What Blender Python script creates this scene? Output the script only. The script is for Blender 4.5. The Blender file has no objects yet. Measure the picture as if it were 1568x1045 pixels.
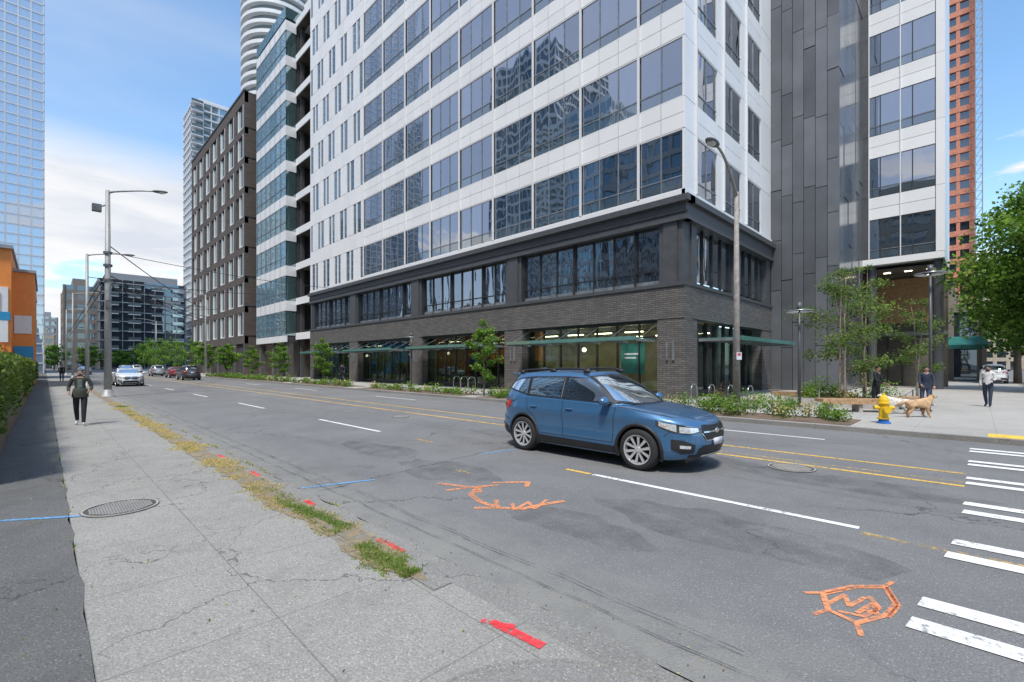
import bpy, math, random, bmesh
from mathutils import Vector, Matrix, noise
random.seed(7)
scene=bpy.context.scene
R=random.random
def U(a,b): return a+(b-a)*random.random()

# ---------------------------------------------------------------- materials
def newmat(name):
    m=bpy.data.materials.new(name); m.use_nodes=True
    nt=m.node_tree; nt.nodes.clear()
    out=nt.nodes.new('ShaderNodeOutputMaterial')
    return m,nt,out
def nd(nt,typ,props=None,**ins):
    n=nt.nodes.new(typ)
    if props:
        for k,v in props.items(): setattr(n,k,v)
    for k,v in ins.items():
        key=k.replace('_',' ')
        s=n.inputs[int(k[1:])] if (k[0]=='i' and k[1:].isdigit()) else n.inputs[key]
        if isinstance(v,bpy.types.NodeSocket): nt.links.new(v,s)
        else: s.default_value=v
    return n
def c4(c): return (c[0],c[1],c[2],1)
def math_(nt,op,a,b=None,clamp=False):
    n=nt.nodes.new('ShaderNodeMath'); n.operation=op; n.use_clamp=clamp
    for i,v in enumerate((a,b)):
        if v is None: continue
        if isinstance(v,bpy.types.NodeSocket): nt.links.new(v,n.inputs[i])
        else: n.inputs[i].default_value=v
    return n.outputs[0]
def mixc(nt,fac,a,b,bt='MIX'):
    n=nt.nodes.new('ShaderNodeMix'); n.data_type='RGBA'; n.blend_type=bt
    for idx,v in ((0,fac),(6,a),(7,b)):
        if isinstance(v,bpy.types.NodeSocket): nt.links.new(v,n.inputs[idx])
        else: n.inputs[idx].default_value= v if idx==0 else c4(v)
    return n.outputs[2]
def maprange(nt,v,a,b,c=0,d=1):
    n=nt.nodes.new('ShaderNodeMapRange'); nt.links.new(v,n.inputs[0])
    for i,x in zip((1,2,3,4),(a,b,c,d)): n.inputs[i].default_value=x
    return n.outputs[0]
def coord(nt): return nt.nodes.new('ShaderNodeTexCoord').outputs['Object']
def noise_(nt,vec,scale,detail=4,rough=.55,dist=0):
    n=nd(nt,'ShaderNodeTexNoise',None,Vector=vec,Scale=scale,Detail=detail,Roughness=rough,Distortion=dist)
    return n.outputs['Fac']
def scalev(nt,vec,s):
    n=nd(nt,'ShaderNodeMapping',None,Vector=vec,Scale=s); return n.outputs[0]

def mat(name,col,rough=.7,metal=0,var=.25,ns=3.0,bump=0,bs=60,coat=0,emit=0,island=0,spec=.5):
    m,nt,out=newmat(name)
    co=coord(nt)
    f=noise_(nt,co,ns,3)
    dark=[x*(1-var) for x in col]; lite=[min(1,x*(1+var)) for x in col]
    c=mixc(nt,maprange(nt,f,.3,.7),dark,lite)
    if island:
        g=nt.nodes.new('ShaderNodeNewGeometry').outputs['Random Per Island']
        c=mixc(nt,1.0,c,nd(nt,'ShaderNodeCombineColor',None,Red=maprange(nt,g,0,1,1-island,1+island),Green=maprange(nt,g,0,1,1-island,1+island),Blue=maprange(nt,g,0,1,1-island,1+island)).outputs[0],'MULTIPLY')
    p=nd(nt,'ShaderNodeBsdfPrincipled',None,Base_Color=c,Metallic=metal)
    p.inputs['Specular IOR Level'].default_value=spec
    rr=maprange(nt,f,.3,.7,max(0,rough*.85),min(1,rough*1.15)); nt.links.new(rr,p.inputs['Roughness'])
    p.inputs['Coat Weight'].default_value=coat
    p.inputs['Coat Roughness'].default_value=.03
    if emit:
        p.inputs['Emission Color'].default_value=c4(col); p.inputs['Emission Strength'].default_value=emit
    if bump:
        b=nd(nt,'ShaderNodeBump',None,Strength=bump,Distance=.01,Height=noise_(nt,co,bs,3))
        nt.links.new(b.outputs[0],p.inputs['Normal'])
    nt.links.new(p.outputs[0],out.inputs[0]); return m

def glassmat(name,refl=(.62,.74,.95),amt=.5,inner=(.012,.016,.02),inner2=(.06,.07,.08),wave=.2,wscale=(.42,.42,.16),trans=0,rough=.015,tint=(.75,.82,.8)):
    m,nt,out=newmat(name); co=coord(nt)
    g=nt.nodes.new('ShaderNodeNewGeometry').outputs['Random Per Island']
    ic=mixc(nt,math_(nt,'POWER',g,2.0),inner,inner2)  # random tone per pane, painted in for interior brightness behind the glass
    f=noise_(nt,scalev(nt,co,(1.5,1.5,.35)),2.0,2)
    ic=mixc(nt,maprange(nt,f,.35,.65,0,.6),ic,inner)
    dif=nd(nt,'ShaderNodeBsdfDiffuse',None,Color=ic).outputs[0]
    if trans:
        tr=nd(nt,'ShaderNodeBsdfTransparent',None,Color=c4(tint)).outputs[0]
        mx=nd(nt,'ShaderNodeMixShader',None,i0=trans,i1=dif,i2=tr); dif=mx.outputs[0]
    wv=noise_(nt,scalev(nt,co,wscale),1.6,1,.4,.3)
    b=nd(nt,'ShaderNodeBump',None,Strength=wave,Distance=.10,Height=wv)
    gl=nd(nt,'ShaderNodeBsdfGlossy',None,Color=c4(refl),Roughness=rough,Normal=b.outputs[0]).outputs[0]
    fr=nd(nt,'ShaderNodeFresnel',None,IOR=1.5).outputs[0]
    fac=math_(nt,'ADD',math_(nt,'MULTIPLY',fr,.9),math_(nt,'ADD',amt,maprange(nt,g,0,1,-.06,.06)),True)
    mx=nd(nt,'ShaderNodeMixShader',None,i0=fac,i1=dif,i2=gl)
    nt.links.new(mx.outputs[0],out.inputs[0]); return m

def brickmat(name,c1,c2,mortar,bw=.40,rh=.10,bump=.7):
    m,nt,out=newmat(name); co=coord(nt)
    sp=nd(nt,'ShaderNodeSeparateXYZ',None,Vector=co)
    v=nd(nt,'ShaderNodeCombineXYZ',None,X=math_(nt,'ADD',sp.outputs[0],sp.outputs[1]),Y=sp.outputs[2],Z=0.0).outputs[0]
    br=nd(nt,'ShaderNodeTexBrick',None,Vector=v,Color1=c4(c1),Color2=c4(c2),Mortar=c4(mortar),Scale=1.0)
    br.inputs['Brick Width'].default_value=bw; br.inputs['Row Height'].default_value=rh
    br.inputs['Mortar Size'].default_value=.014; br.inputs['Mortar Smooth'].default_value=.1; br.inputs['Bias'].default_value=-.1
    f=noise_(nt,co,1.3,4)
    c=mixc(nt,maprange(nt,f,.3,.7,0,.35),br.outputs[0],[x*.6 for x in c1])
    b=nd(nt,'ShaderNodeBump',{'invert':True},Strength=bump,Distance=.015,Height=br.outputs['Fac'])
    p=nd(nt,'ShaderNodeBsdfPrincipled',None,Base_Color=c,Roughness=.7,Normal=b.outputs[0])
    nt.links.new(p.outputs[0],out.inputs[0]); return m

def groundmat(name,base,kind):
    m,nt,out=newmat(name); co=coord(nt)
    big=noise_(nt,co,.35,4,.6,.6)
    med=noise_(nt,co,2.3,5,.65)
    fine=noise_(nt,co,70,2,.7)
    vor=nd(nt,'ShaderNodeTexVoronoi',{'feature':'F1'},Vector=co,Scale=62.0)
    d=[x*.84 for x in base]; l=[min(1,x*1.14) for x in base]
    c=mixc(nt,maprange(nt,big,.35,.68),d,l)
    c=mixc(nt,math_(nt,'MULTIPLY',maprange(nt,med,.35,.7),.5),c,[x*1.22 for x in base])
    c=mixc(nt,maprange(nt,fine,.42,.62,0,.6),c,[x*.56 for x in base])
    sepc=nd(nt,'ShaderNodeSeparateColor',None,Color=vor.outputs['Color']).outputs[0]
    agg=math_(nt,'MULTIPLY',maprange(nt,sepc,.70,.95),maprange(nt,vor.outputs['Distance'],.45,.25,0,.7))
    c=mixc(nt,agg,c,[min(1,x*1.75+.04) for x in base])
    if kind=='asphalt':
        st=noise_(nt,scalev(nt,co,(.16,.8,1)),1.0,4,.6)
        c=mixc(nt,maprange(nt,st,.5,.75,0,.38),c,[x*.55 for x in base])
        sp=noise_(nt,co,1.1,2,.5)
        c=mixc(nt,maprange(nt,sp,.69,.78,0,.35),c,[x*.45 for x in base])
        y=nd(nt,'ShaderNodeSeparateXYZ',None,Vector=co).outputs[1]
        edge=math_(nt,'MULTIPLY',maprange(nt,y,3.7,2.7),maprange(nt,med,.35,.6,.2,.8),True)
        c=mixc(nt,edge,c,[x*1.3 for x in (base[0],base[1]*.98,base[2]*.9)])
    if kind in('slab','path'):
        sp=noise_(nt,co,1.3,5,.7)
        c=mixc(nt,maprange(nt,sp,.52,.75,0,.5),c,[x*.62 for x in base])
        sp=noise_(nt,co,5.0,3,.7)
        c=mixc(nt,maprange(nt,sp,.58,.75,0,.35),c,[x*1.3 for x in base])
    if kind in('asphalt','slab','path'):
        wob=nd(nt,'ShaderNodeVectorMath',{'operation':'ADD'},i0=co,i1=nd(nt,'ShaderNodeVectorMath',{'operation':'SCALE'},i0=nd(nt,'ShaderNodeTexNoise',None,Vector=co,Scale=1.6,Detail=4.0,Roughness=.65).outputs['Color']).outputs[0])
        wob.inputs[1].links[0].from_node.inputs[3].default_value=.9
        ve=nd(nt,'ShaderNodeTexVoronoi',{'feature':'DISTANCE_TO_EDGE'},Vector=wob.outputs[0],Scale=.22 if kind=='asphalt' else .35)
        cm=noise_(nt,co,.25,1)
        crk=math_(nt,'MULTIPLY',maprange(nt,ve.outputs['Distance'],.005,.0,0,1),maprange(nt,cm,.45,.55))
        c=mixc(nt,math_(nt,'MULTIPLY',crk,.8),c,[x*.25 for x in base])
    h=math_(nt,'ADD',math_(nt,'MULTIPLY',fine,.6),vor.outputs['Distance'])
    if kind=='slab' or kind=='plaza':
        sx=nd(nt,'ShaderNodeSeparateXYZ',None,Vector=co)
        px,py=(1.25,.95) if kind=='slab' else (1.5,1.5)
        def joint(s,per,off):
            a=math_(nt,'FRACT',math_(nt,'DIVIDE',math_(nt,'SUBTRACT',s,off),per))
            a=math_(nt,'ABSOLUTE',math_(nt,'SUBTRACT',a,.5))
            return maprange(nt,a,.5-.007/per,.5-.003/per,0,1)
        j=math_(nt,'MAXIMUM',joint(sx.outputs[0],px,.3),joint(sx.outputs[1],py,.2))
        c=mixc(nt,math_(nt,'MULTIPLY',j,.55),c,[x*.35 for x in base])
    p=nd(nt,'ShaderNodeBsdfPrincipled',None,Base_Color=c,Roughness=.88)
    p.inputs['Specular IOR Level'].default_value=.25
    b=nd(nt,'ShaderNodeBump',None,Strength=.6,Distance=.008,Height=h)
    nt.links.new(b.outputs[0],p.inputs['Normal'])
    nt.links.new(p.outputs[0],out.inputs[0]); return m

def paintmat(name,col,wear=.45,ns=14,soft=.08,rough=.7,maxa=1.0):
    m,nt,out=newmat(name); co=coord(nt)
    f=noise_(nt,co,ns,5,.72); f2=noise_(nt,co,1.3,2)
    f=math_(nt,'ADD',f,math_(nt,'MULTIPLY',math_(nt,'SUBTRACT',f2,.5),.35))
    p=nd(nt,'ShaderNodeBsdfPrincipled',None,Base_Color=c4(col),Roughness=rough)
    t=nt.nodes.new('ShaderNodeBsdfTransparent').outputs[0]
    mx=nd(nt,'ShaderNodeMixShader',None,i0=maprange(nt,f,wear-soft,wear+soft,0,maxa),i1=t,i2=p.outputs[0])
    nt.links.new(mx.outputs[0],out.inputs[0]); return m

M={}
M['asphalt']=groundmat('asphalt',(.215,.214,.213),'asphalt')
M['asphalt_side']=groundmat('old_asphalt_path',(.150,.149,.145),'path')
M['slab']=groundmat('sidewalk_concrete',(.335,.322,.298),'slab')
M['gutter']=groundmat('gutter_concrete',(.28,.272,.255),'path')
M['plaza']=groundmat('plaza_concrete',(.45,.43,.40),'plaza')
M['earth']=groundmat('far_ground',(.18,.175,.16),'far')
M['white_paint']=paintmat('white_road_paint',(.84,.84,.82),.36)
M['yellow_paint']=paintmat('yellow_road_paint',(.80,.50,.10),.42)
M['faint_yellow']=paintmat('faint_yellow_road_paint',(.66,.46,.17),.52,maxa=.8)
M['orange_spray']=paintmat('orange_spray',(.92,.36,.16),.45,22,.12,maxa=.9)
M['blue_spray']=paintmat('blue_spray',(.16,.45,.82),.44,25,.12,maxa=.9)
M['red_spray']=paintmat('red_spray',(.90,.06,.07),.45,20,.10,maxa=.95)
M['tar']=paintmat('crack_sealant',(.07,.07,.072),.5,5,.18,maxa=.75)
M['stain']=paintmat('oil_stain',(.06,.06,.062),.62,2.2,.28,maxa=.40)
M['soil']=paintmat('dry_soil_edge',(.36,.28,.17),.46,9,.14,maxa=.85)
M['white_panel']=mat('white_metal_panel',(.82,.82,.82),.35,0,.03,.4,island=.03)
M['white_mull']=mat('white_mullion',(.76,.76,.76),.4,0,.03)
M['joint']=mat('facade_joint',(.05,.05,.055),.8)
M['cwglass']=glassmat('curtain_wall_glass',(.82,.84,.92),.44,inner=(.010,.022,.026),inner2=(.07,.09,.09))
M['slitglass']=glassmat('slit_glass',(.75,.85,.9),.35,inner2=(.10,.12,.13))
M['spglass']=glassmat('spandrel_glass',(.75,.8,.86),.33,inner=(.05,.07,.08),inner2=(.12,.15,.16))
M['shopglass']=glassmat('shop_glass',(.75,.85,.84),.05,trans=.95,wave=.08,tint=(.82,.92,.88))
M['l2glass']=glassmat('second_floor_glass',(.80,.86,.92),.36,inner=(.015,.02,.025),inner2=(.06,.07,.08),wave=.35,wscale=(1.0,1.0,.22))
M['dkbrick']=brickmat('dark_grey_brick',(.125,.115,.108),(.20,.185,.175),(.055,.052,.05))
M['brnbrick']=brickmat('dark_brown_brick',(.115,.094,.083),(.155,.125,.11),(.06,.05,.045),.8,.2)
M['dkmetal']=mat('dark_metal',(.098,.102,.110),.45,.25,.1)
M['mullion']=mat('dark_mullion',(.055,.058,.062),.4,.4)
M['greymull']=mat('grey_mullion',(.26,.28,.30),.4,.4)
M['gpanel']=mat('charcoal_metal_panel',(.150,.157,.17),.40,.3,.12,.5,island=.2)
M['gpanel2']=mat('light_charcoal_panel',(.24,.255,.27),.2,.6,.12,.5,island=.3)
M['canopyglass']=glassmat('canopy_glass',(.6,.8,.78),.12,inner=(.10,.24,.21),inner2=(.16,.30,.27))
M['interior']=mat('interior_wall',(.50,.43,.33),.8,var=.45,ns=.6)
M['inter_dk']=mat('interior_dark',(.12,.11,.095),.8,var=.4,ns=.6)
M['lamp_on']=mat('lit_ceiling_lamp',(1,.84,.55),.5,emit=10,var=0)
M['pole']=mat('galvanised_pole',(.36,.36,.35),.55,.3,.15,6)
M['polec']=mat('weathered_pole',(.31,.29,.26),.7,0,.25,8)
M['lampdk']=mat('lamp_housing',(.15,.15,.15),.5,.3)
M['iron']=mat('cast_iron',(.11,.10,.09),.7,.3,.3,20)
M['lens']=mat('lamp_lens',(.6,.6,.55),.2)
M['blackp']=mat('black_plastic',(.022,.022,.024),.5,var=.1)
M['rubber']=mat('tyre_rubber',(.028,.028,.029),.85,var=.15,bump=.2)
M['alloy']=mat('machined_alloy',(.75,.76,.78),.3,.6,.05)
M['rimdk']=mat('rim_dark',(.05,.05,.055),.4,.5)
M['chrome']=mat('chrome',(.78,.79,.81),.12,1,.02)
M['carglass']=glassmat('car_glass',(.78,.86,.9),.10,inner=(.008,.01,.01),inner2=(.02,.024,.024),wave=.01)
M['lightlens']=mat('headlight_lens',(.74,.77,.80),.08,.3,.3,30,coat=1)
M['lightdk']=mat('headlight_housing',(.08,.085,.09),.1,.4,coat=1)
M['redlens']=mat('tail_light_lens',(.5,.012,.015),.12,coat=1)
M['plate']=mat('number_plate',(.65,.67,.72),.4)
M['amber']=mat('amber_reflector',(.8,.25,.02),.2)
M['wood']=mat('bench_wood',(.46,.29,.16),.6,var=.3,ns=9)
M['concrete']=mat('cast_concrete',(.42,.40,.375),.8,var=.12,bump=.2)
M['steel']=mat('brushed_steel',(.45,.46,.47),.3,.9,.05)
M['bark']=mat('bark',(.15,.12,.09),.9,var=.3,ns=12,bump=.6,bs=30)
M['birch']=mat('pale_bark',(.32,.26,.21),.8,var=.35,ns=14)
M['rust']=mat('brown_wall',(.17,.12,.085),.85,var=.35,ns=2)
def leafmat(name,col):
    m,nt,out=newmat(name)
    g=nt.nodes.new('ShaderNodeNewGeometry').outputs['Random Per Island']
    c=mixc(nt,g,[x*.65 for x in col],[x*1.4 for x in col])
    p=nd(nt,'ShaderNodeBsdfPrincipled',None,Base_Color=c,Roughness=.6)
    p.inputs['Specular IOR Level'].default_value=.25
    t=nd(nt,'ShaderNodeBsdfTranslucent',None,Color=mixc(nt,1,c,(1.4,1.6,.7),'MULTIPLY')).outputs[0]
    mx=nd(nt,'ShaderNodeMixShader',None,i0=.4,i1=p.outputs[0],i2=t)
    nt.links.new(mx.outputs[0],out.inputs[0]); return m
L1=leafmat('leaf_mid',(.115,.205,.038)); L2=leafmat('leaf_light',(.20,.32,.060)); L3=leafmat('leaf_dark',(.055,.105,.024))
L4=leafmat('leaf_olive',(.17,.20,.075)); L5=leafmat('leaf_purple',(.20,.12,.10)); LS=leafmat('straw',(.60,.47,.25)); LG=leafmat('grass_green',(.18,.26,.06))
LH=leafmat('hedge_leaf',(.115,.155,.04)); LH2=leafmat('hedge_leaf_light',(.20,.235,.07))

# ---------------------------------------------------------------- mesh builder
class MB:
    def __init__(s): s.v=[];s.f=[];s.m=[];s.mats=[]
    def mi(s,m):
        if isinstance(m,str): m=M[m]
        if m not in s.mats: s.mats.append(m)
        return s.mats.index(m)
    def face(s,pts,m):
        b=len(s.v); s.v+= [tuple(p) for p in pts]; s.f.append(tuple(range(b,b+len(pts)))); s.m.append(s.mi(m))
    def box(s,x0,x1,y0,y1,z0,z1,m):
        if x0>x1:x0,x1=x1,x0
        if y0>y1:y0,y1=y1,y0
        b=len(s.v)
        s.v+=[(x0,y0,z0),(x1,y0,z0),(x1,y1,z0),(x0,y1,z0),(x0,y0,z1),(x1,y0,z1),(x1,y1,z1),(x0,y1,z1)]
        for q in ((3,2,1,0),(4,5,6,7),(0,1,5,4),(1,2,6,5),(2,3,7,6),(3,0,4,7)):
            s.f.append(tuple(b+i for i in q)); s.m.append(s.mi(m))
    def tube(s,pts,rad,m,seg=10,caps=True):
        pts=[Vector(p) for p in pts]
        if not hasattr(rad,'__len__'): rad=[rad]*len(pts)
        b=len(s.v); k=s.mi(m); up=None
        for i,p in enumerate(pts):
            d=(pts[min(i+1,len(pts)-1)]-pts[max(i-1,0)]).normalized()
            if up is None:
                up=Vector((0,0,1)) if abs(d.z)<.9 else Vector((1,0,0))
            a=d.cross(up).normalized(); c=a.cross(d).normalized(); up=c
            for j in range(seg):
                t=2*math.pi*j/seg
                s.v.append(tuple(p+(a*math.cos(t)+c*math.sin(t))*rad[i]))
        for i in range(len(pts)-1):
            for j in range(seg):
                j2=(j+1)%seg
                s.f.append((b+i*seg+j,b+i*seg+j2,b+(i+1)*seg+j2,b+(i+1)*seg+j)); s.m.append(k)
        if caps:
            s.f.append(tuple(b+j for j in range(seg))[::-1]); s.m.append(k)
            s.f.append(tuple(b+(len(pts)-1)*seg+j for j in range(seg))); s.m.append(k)
    def ell(s,c,r,m,su=14,sv=9,rot=None):
        b=len(s.v);k=s.mi(m)
        for i in range(sv+1):
            ph=math.pi*i/sv
            for j in range(su):
                t=2*math.pi*j/su
                p=Vector((r[0]*math.sin(ph)*math.cos(t),r[1]*math.sin(ph)*math.sin(t),r[2]*math.cos(ph)))
                if rot is not None: p=rot@p
                s.v.append((c[0]+p.x,c[1]+p.y,c[2]+p.z))
        for i in range(sv):
            for j in range(su):
                j2=(j+1)%su
                s.f.append((b+i*su+j,b+(i+1)*su+j,b+(i+1)*su+j2,b+i*su+j2)); s.m.append(k)
    def lathe(s,prof,m,c=(0,0,0),axis='z',seg=32,mats=None):
        b=len(s.v)
        for r,h in prof:
            for j in range(seg):
                t=2*math.pi*j/seg; a,e=r*math.cos(t),r*math.sin(t)
                if axis=='z': s.v.append((c[0]+a,c[1]+e,c[2]+h))
                else: s.v.append((c[0]+a,c[1]+h,c[2]+e))
        for i in range(len(prof)-1):
            k=s.mi(mats[i] if mats else m)
            for j in range(seg):
                j2=(j+1)%seg
                s.f.append((b+i*seg+j,b+i*seg+j2,b+(i+1)*seg+j2,b+(i+1)*seg+j)); s.m.append(k)
    def mesh(s,name,smooth=False):
        me=bpy.data.meshes.new(name); me.from_pydata(s.v,[],s.f)
        for m in s.mats: me.materials.append(m)
        me.polygons.foreach_set('material_index',s.m)
        if smooth: me.polygons.foreach_set('use_smooth',[True]*len(s.f))
        me.update(); return me
    def obj(s,name,parent=None,smooth=False):
        me=s.mesh(name,smooth)
        o=bpy.data.objects.new(name,me); scene.collection.objects.link(o)
        if parent: o.parent=parent
        return o
def empty(name,loc=(0,0,0),rz=0,sc=(1,1,1)):
    e=bpy.data.objects.new(name,None); scene.collection.objects.link(e)
    e.location=loc; e.rotation_euler=(0,0,rz); e.scale=sc; e.empty_display_size=.2; return e
def fb(mb,pl,u0,u1,z0,z1,d0,d1,m):
    if pl[0]=='y': mb.box(u0,u1,pl[1]-d1,pl[1]-d0,z0,z1,m)
    elif pl[0]=='x': mb.box(pl[1]+d0,pl[1]+d1,u0,u1,z0,z1,m)

# ---------------------------------------------------------------- ground
def sheet(name,x0,x1,y0,y1,z,m,thick=0):
    mb=MB()
    if thick: mb.box(x0,x1,y0,y1,z-thick,z,m)
    else: mb.face([(x0,y0,z),(x1,y0,z),(x1,y1,z),(x0,y1,z)],m)
    return mb.obj(name)
sheet('ground',-900,900,-900,900,-.03,'earth')
sheet('road',-205,60,2.6,15.2,0.0,'asphalt')
sheet('side_road',2.6,13,15.2,220,-.004,'asphalt')
sheet('side_road',2.6,13,-120,2.6,-.004,'asphalt')
mb=MB(); 
pts=[]; n=400
for i in range(n+1):
    x=-60+62.6*i/n; pts.append((x,2.60+.05*noise.noise(Vector((x*2.1,0,0)))+.03*noise.noise(Vector((x*9,3,0))),.006))
for i in range(n): mb.face([(pts[i][0],2.3,.006),(pts[i+1][0],2.3,.006),pts[i+1],pts[i]],'gutter')
mb.box(-205,-60,2.32,2.6,-.02,.006,'gutter')
mb.obj('gutter')
SZ=.035
mb=MB(); mb.box(-205,-3.0,2.14,2.32,-.02,SZ+.012,'gutter'); mb.obj('kerb')
mb=MB(); mb.box(-205,-3.0,.2,2.14,-.02,SZ,'slab'); mb.box(-3.0,2.4,.2,2.32,-.02,SZ-.001,'slab'); mb.obj('sidewalk')
mb=MB()
for i in range(200):
    x=-60+62.4*i/200; x2=-60+62.4*(i+1)/200
    ya=.2+.045*noise.noise(Vector((x*1.7,0,0)))+.02*noise.noise(Vector((x*8,3,0))); yb=.2+.045*noise.noise(Vector((x2*1.7,0,0)))+.02*noise.noise(Vector((x2*8,3,0)))
    mb.face([(x,-3.5,SZ+.005),(x2,-3.5,SZ+.005),(x2,yb,SZ+.005),(x,ya,SZ+.005)],'asphalt_side')
mb.box(-205,-60,-3.5,.2,-.02,SZ+.005,'asphalt_side')
mb.obj('asphalt_path')
mb=MB()
arc=[(-.95+1.15*math.cos(t),1.45+1.0*math.sin(t)) for t in [math.pi*k/16 for k in range(15,0,-1)]]
mb.face([(x,y,SZ+.004) for x,y in [(-2.1,1.2)]+arc+[(.2,1.2)]][::-1],'gutter')
mb.tube([(x,y,SZ-.002) for x,y in [(-2.1,1.2)]+arc+[(.2,1.2)]],.016,'gutter',6)
mb.obj('kerb_ramp')
mb=MB()
mb.box(-205,2.3,15.2,15.38,-.02,.12,'gutter')
mb.box(2.3,2.6,15.2,200,-.02,.12,'gutter')
mb.obj('kerb')
mb=MB(); mb.box(-205,2.3,15.38,200,-.02,.115,'plaza'); mb.obj('plaza_pavement')
sheet('far_sidewalk',13,60,15.2,200,.12,'plaza',.14)

def strip(mb,x0,x1,y0,y1,m,z=.004): mb.face([(x0,y0,z),(x1,y0,z),(x1,y1,z),(x0,y1,z)],m)
mb=MB()
for a,b in ((-4.45,-.93),(-15.2,-11.3),(-24.2,-20.6),(-33.5,-30),(-43,-39.5),(-52.5,-49),(-62,-58.5),(-72,-68)):
    strip(mb,a,b,6.27,6.37,'white_paint')
for a,b in ((-8,-2.6),(-24,-20),(-36,-32),(-48,-44)): strip(mb,a,b,13.1,13.2,'white_paint')
mb.obj('lane_markings')
mb=MB()
strip(mb,-200,-.15,9.52,9.63,'yellow_paint'); strip(mb,-9,-.15,9.82,9.92,'faint_yellow')
strip(mb,-200,-.15,10.62,10.72,'yellow_paint')
strip(mb,-.9,6,6.1,6.2,'faint_yellow'); strip(mb,-5.0,-4.5,6.27,6.36,'yellow_paint'); strip(mb,-9.6,-8.9,6.26,6.36,'faint_yellow'); strip(mb,-6.3,-5.9,4.9,4.99,'faint_yellow')
mb.obj('yellow_centre_lines')
mb=MB()
for y in (4.26,4.69,6.02,6.50,7.92,8.40,9.86,10.30,11.7,12.1,13.5,13.9):
    x0=-.36+(y-4.2)*.07 if y<7 else -.15
    mb.face([(x0,y-.10,.008),(3.3,y-.10,.008),(3.3,y+.10,.008),(x0+.02,y+.10,.008)],'white_paint')
mb.obj('crosswalk')
mb=MB()
for i,(x,y,w,h) in enumerate(((-1.9,5.2,3.2,1.3),(-1.4,8.6,3.4,1.1),(-8.5,8.3,3.2,.8),(-4.9,9.0,5,1.2),(-3.2,4.2,2,.8),(-6.4,4.8,2.4,1.2),(-9,5,3,1))):
    n=20
    mb.face([(x+w/2*math.cos(2*math.pi*k/n)*U(.8,1.1),y+h/2*math.sin(2*math.pi*k/n)*U(.7,1.1),.002+.0002*i) for k in range(n)],'stain')
def ribbon(mb,pts,w,m,z=.006):
    for i in range(len(pts)-1):
        a=Vector((*pts[i],0));b=Vector((*pts[i+1],0)); d=(b-a).normalized(); n=Vector((-d.y,d.x,0))*w/2
        zz=z+.0002*i
        mb.face([(*(a-n-d*w*.2).xy,zz),(*(b-n+d*w*.2).xy,zz),(*(b+n+d*w*.2).xy,zz),(*(a+n-d*w*.2).xy,zz)],m)
def wob(a,b,n,amp):
    out=[]
    for i in range(n+1):
        t=i/n; out.append((a[0]+(b[0]-a[0])*t+U(-amp,amp),a[1]+(b[1]-a[1])*t+U(-amp,amp)))
    return out
ribbon(mb,wob((-60,3.35),(-1,3.05),160,.03),.018,'tar',.0052)
ribbon(mb,wob((-6.6,2.7),(-7.6,9.4),36,.04),.02,'tar',.0052)
ribbon(mb,wob((-40,8.1),(1,7.7),70,.02),.014,'tar',.0052)
ribbon(mb,wob((-30,2.95),(1,2.85),90,.025),.014,'tar',.0052)
mb.obj('road_cracks_and_stains')
mb=MB()
OS='orange_spray'
ribbon(mb,[(-5.15,4.45),(-4.95,4.15),(-4.62,4.02),(-4.25,4.0),(-4.0,4.2),(-3.95,4.5),(-3.85,4.8)],.085,OS)
ribbon(mb,[(-5.75,4.2),(-5.35,4.35),(-5.15,4.45),(-4.95,4.3)],.085,OS); ribbon(mb,[(-5.35,4.05),(-5.2,4.5),(-5.05,4.75)],.07,OS)
ribbon(mb,[(-5.2,4.8),(-5.0,5.05),(-4.85,5.2),(-4.7,5.0)],.075,OS); ribbon(mb,[(-5.1,4.7),(-5.15,4.45)],.06,OS)
ribbon(mb,[(-4.5,4.2),(-4.25,4.0),(-4.45,3.8)],.07,OS); ribbon(mb,[(-4.25,4.25),(-4.05,4.1),(-4.15,4.45),(-3.9,4.3),(-4.05,4.7)],.05,OS)
d=[(-.87,4.32),(-.72,4.62),(-.54,4.80),(-.44,4.50),(-.47,4.25),(-.60,3.98),(-.78,4.05),(-.87,4.32)]
ribbon(mb,d,.042,OS); ribbon(mb,[(x+.02,y-.015) for x,y in d[:5]],.03,OS)
for a in ([(-.80,4.15),(-.74,4.40),(-.68,4.22),(-.62,4.46)],[(-.62,4.15),(-.56,4.40),(-.52,4.22),(-.6,4.25)],[(-.72,4.08),(-.58,4.12),(-.52,4.35),(-.6,4.5)],[(-.87,4.32),(-.97,4.22)],[(-.54,4.80),(-.5,4.95)],[(-.60,3.98),(-.55,3.82)],[(-.78,4.05),(-.84,3.9)]):
    ribbon(mb,a,.036,OS)
mb.obj('orange_utility_marks')
mb=MB()
ribbon(mb,wob((-6.95,2.65),(-6.65,3.6),4,.01),.06,'blue_spray'); ribbon(mb,wob((-7.05,6.2),(-6.9,7.0),3,.01),.06,'blue_spray')
ribbon(mb,wob((-8.0,-.75),(-7.35,.3),5,.01),.06,'blue_spray',SZ+.010)
mb.obj('blue_utility_marks')
mb=MB()
for a,b,z in (((-2.34,2.15),(-1.94,2.20),SZ+.006),((-4.36,2.40),(-3.9,2.42),.012),((-6.25,2.42),(-6.0,2.43),.012),((-8.6,2.42),(-8.15,2.43),.012),((-10.6,2.42),(-10.2,2.43),.012),((-1.4,1.98),(-1.2,2.0),SZ+.008)):
    ribbon(mb,wob(a,b,4,.010),.075,'red_spray',z)
ribbon(mb,wob((-2.4,2.12),(-2.2,2.22),3,.01),.05,'red_spray',SZ+.008)
mb.obj('red_utility_marks')
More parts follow.
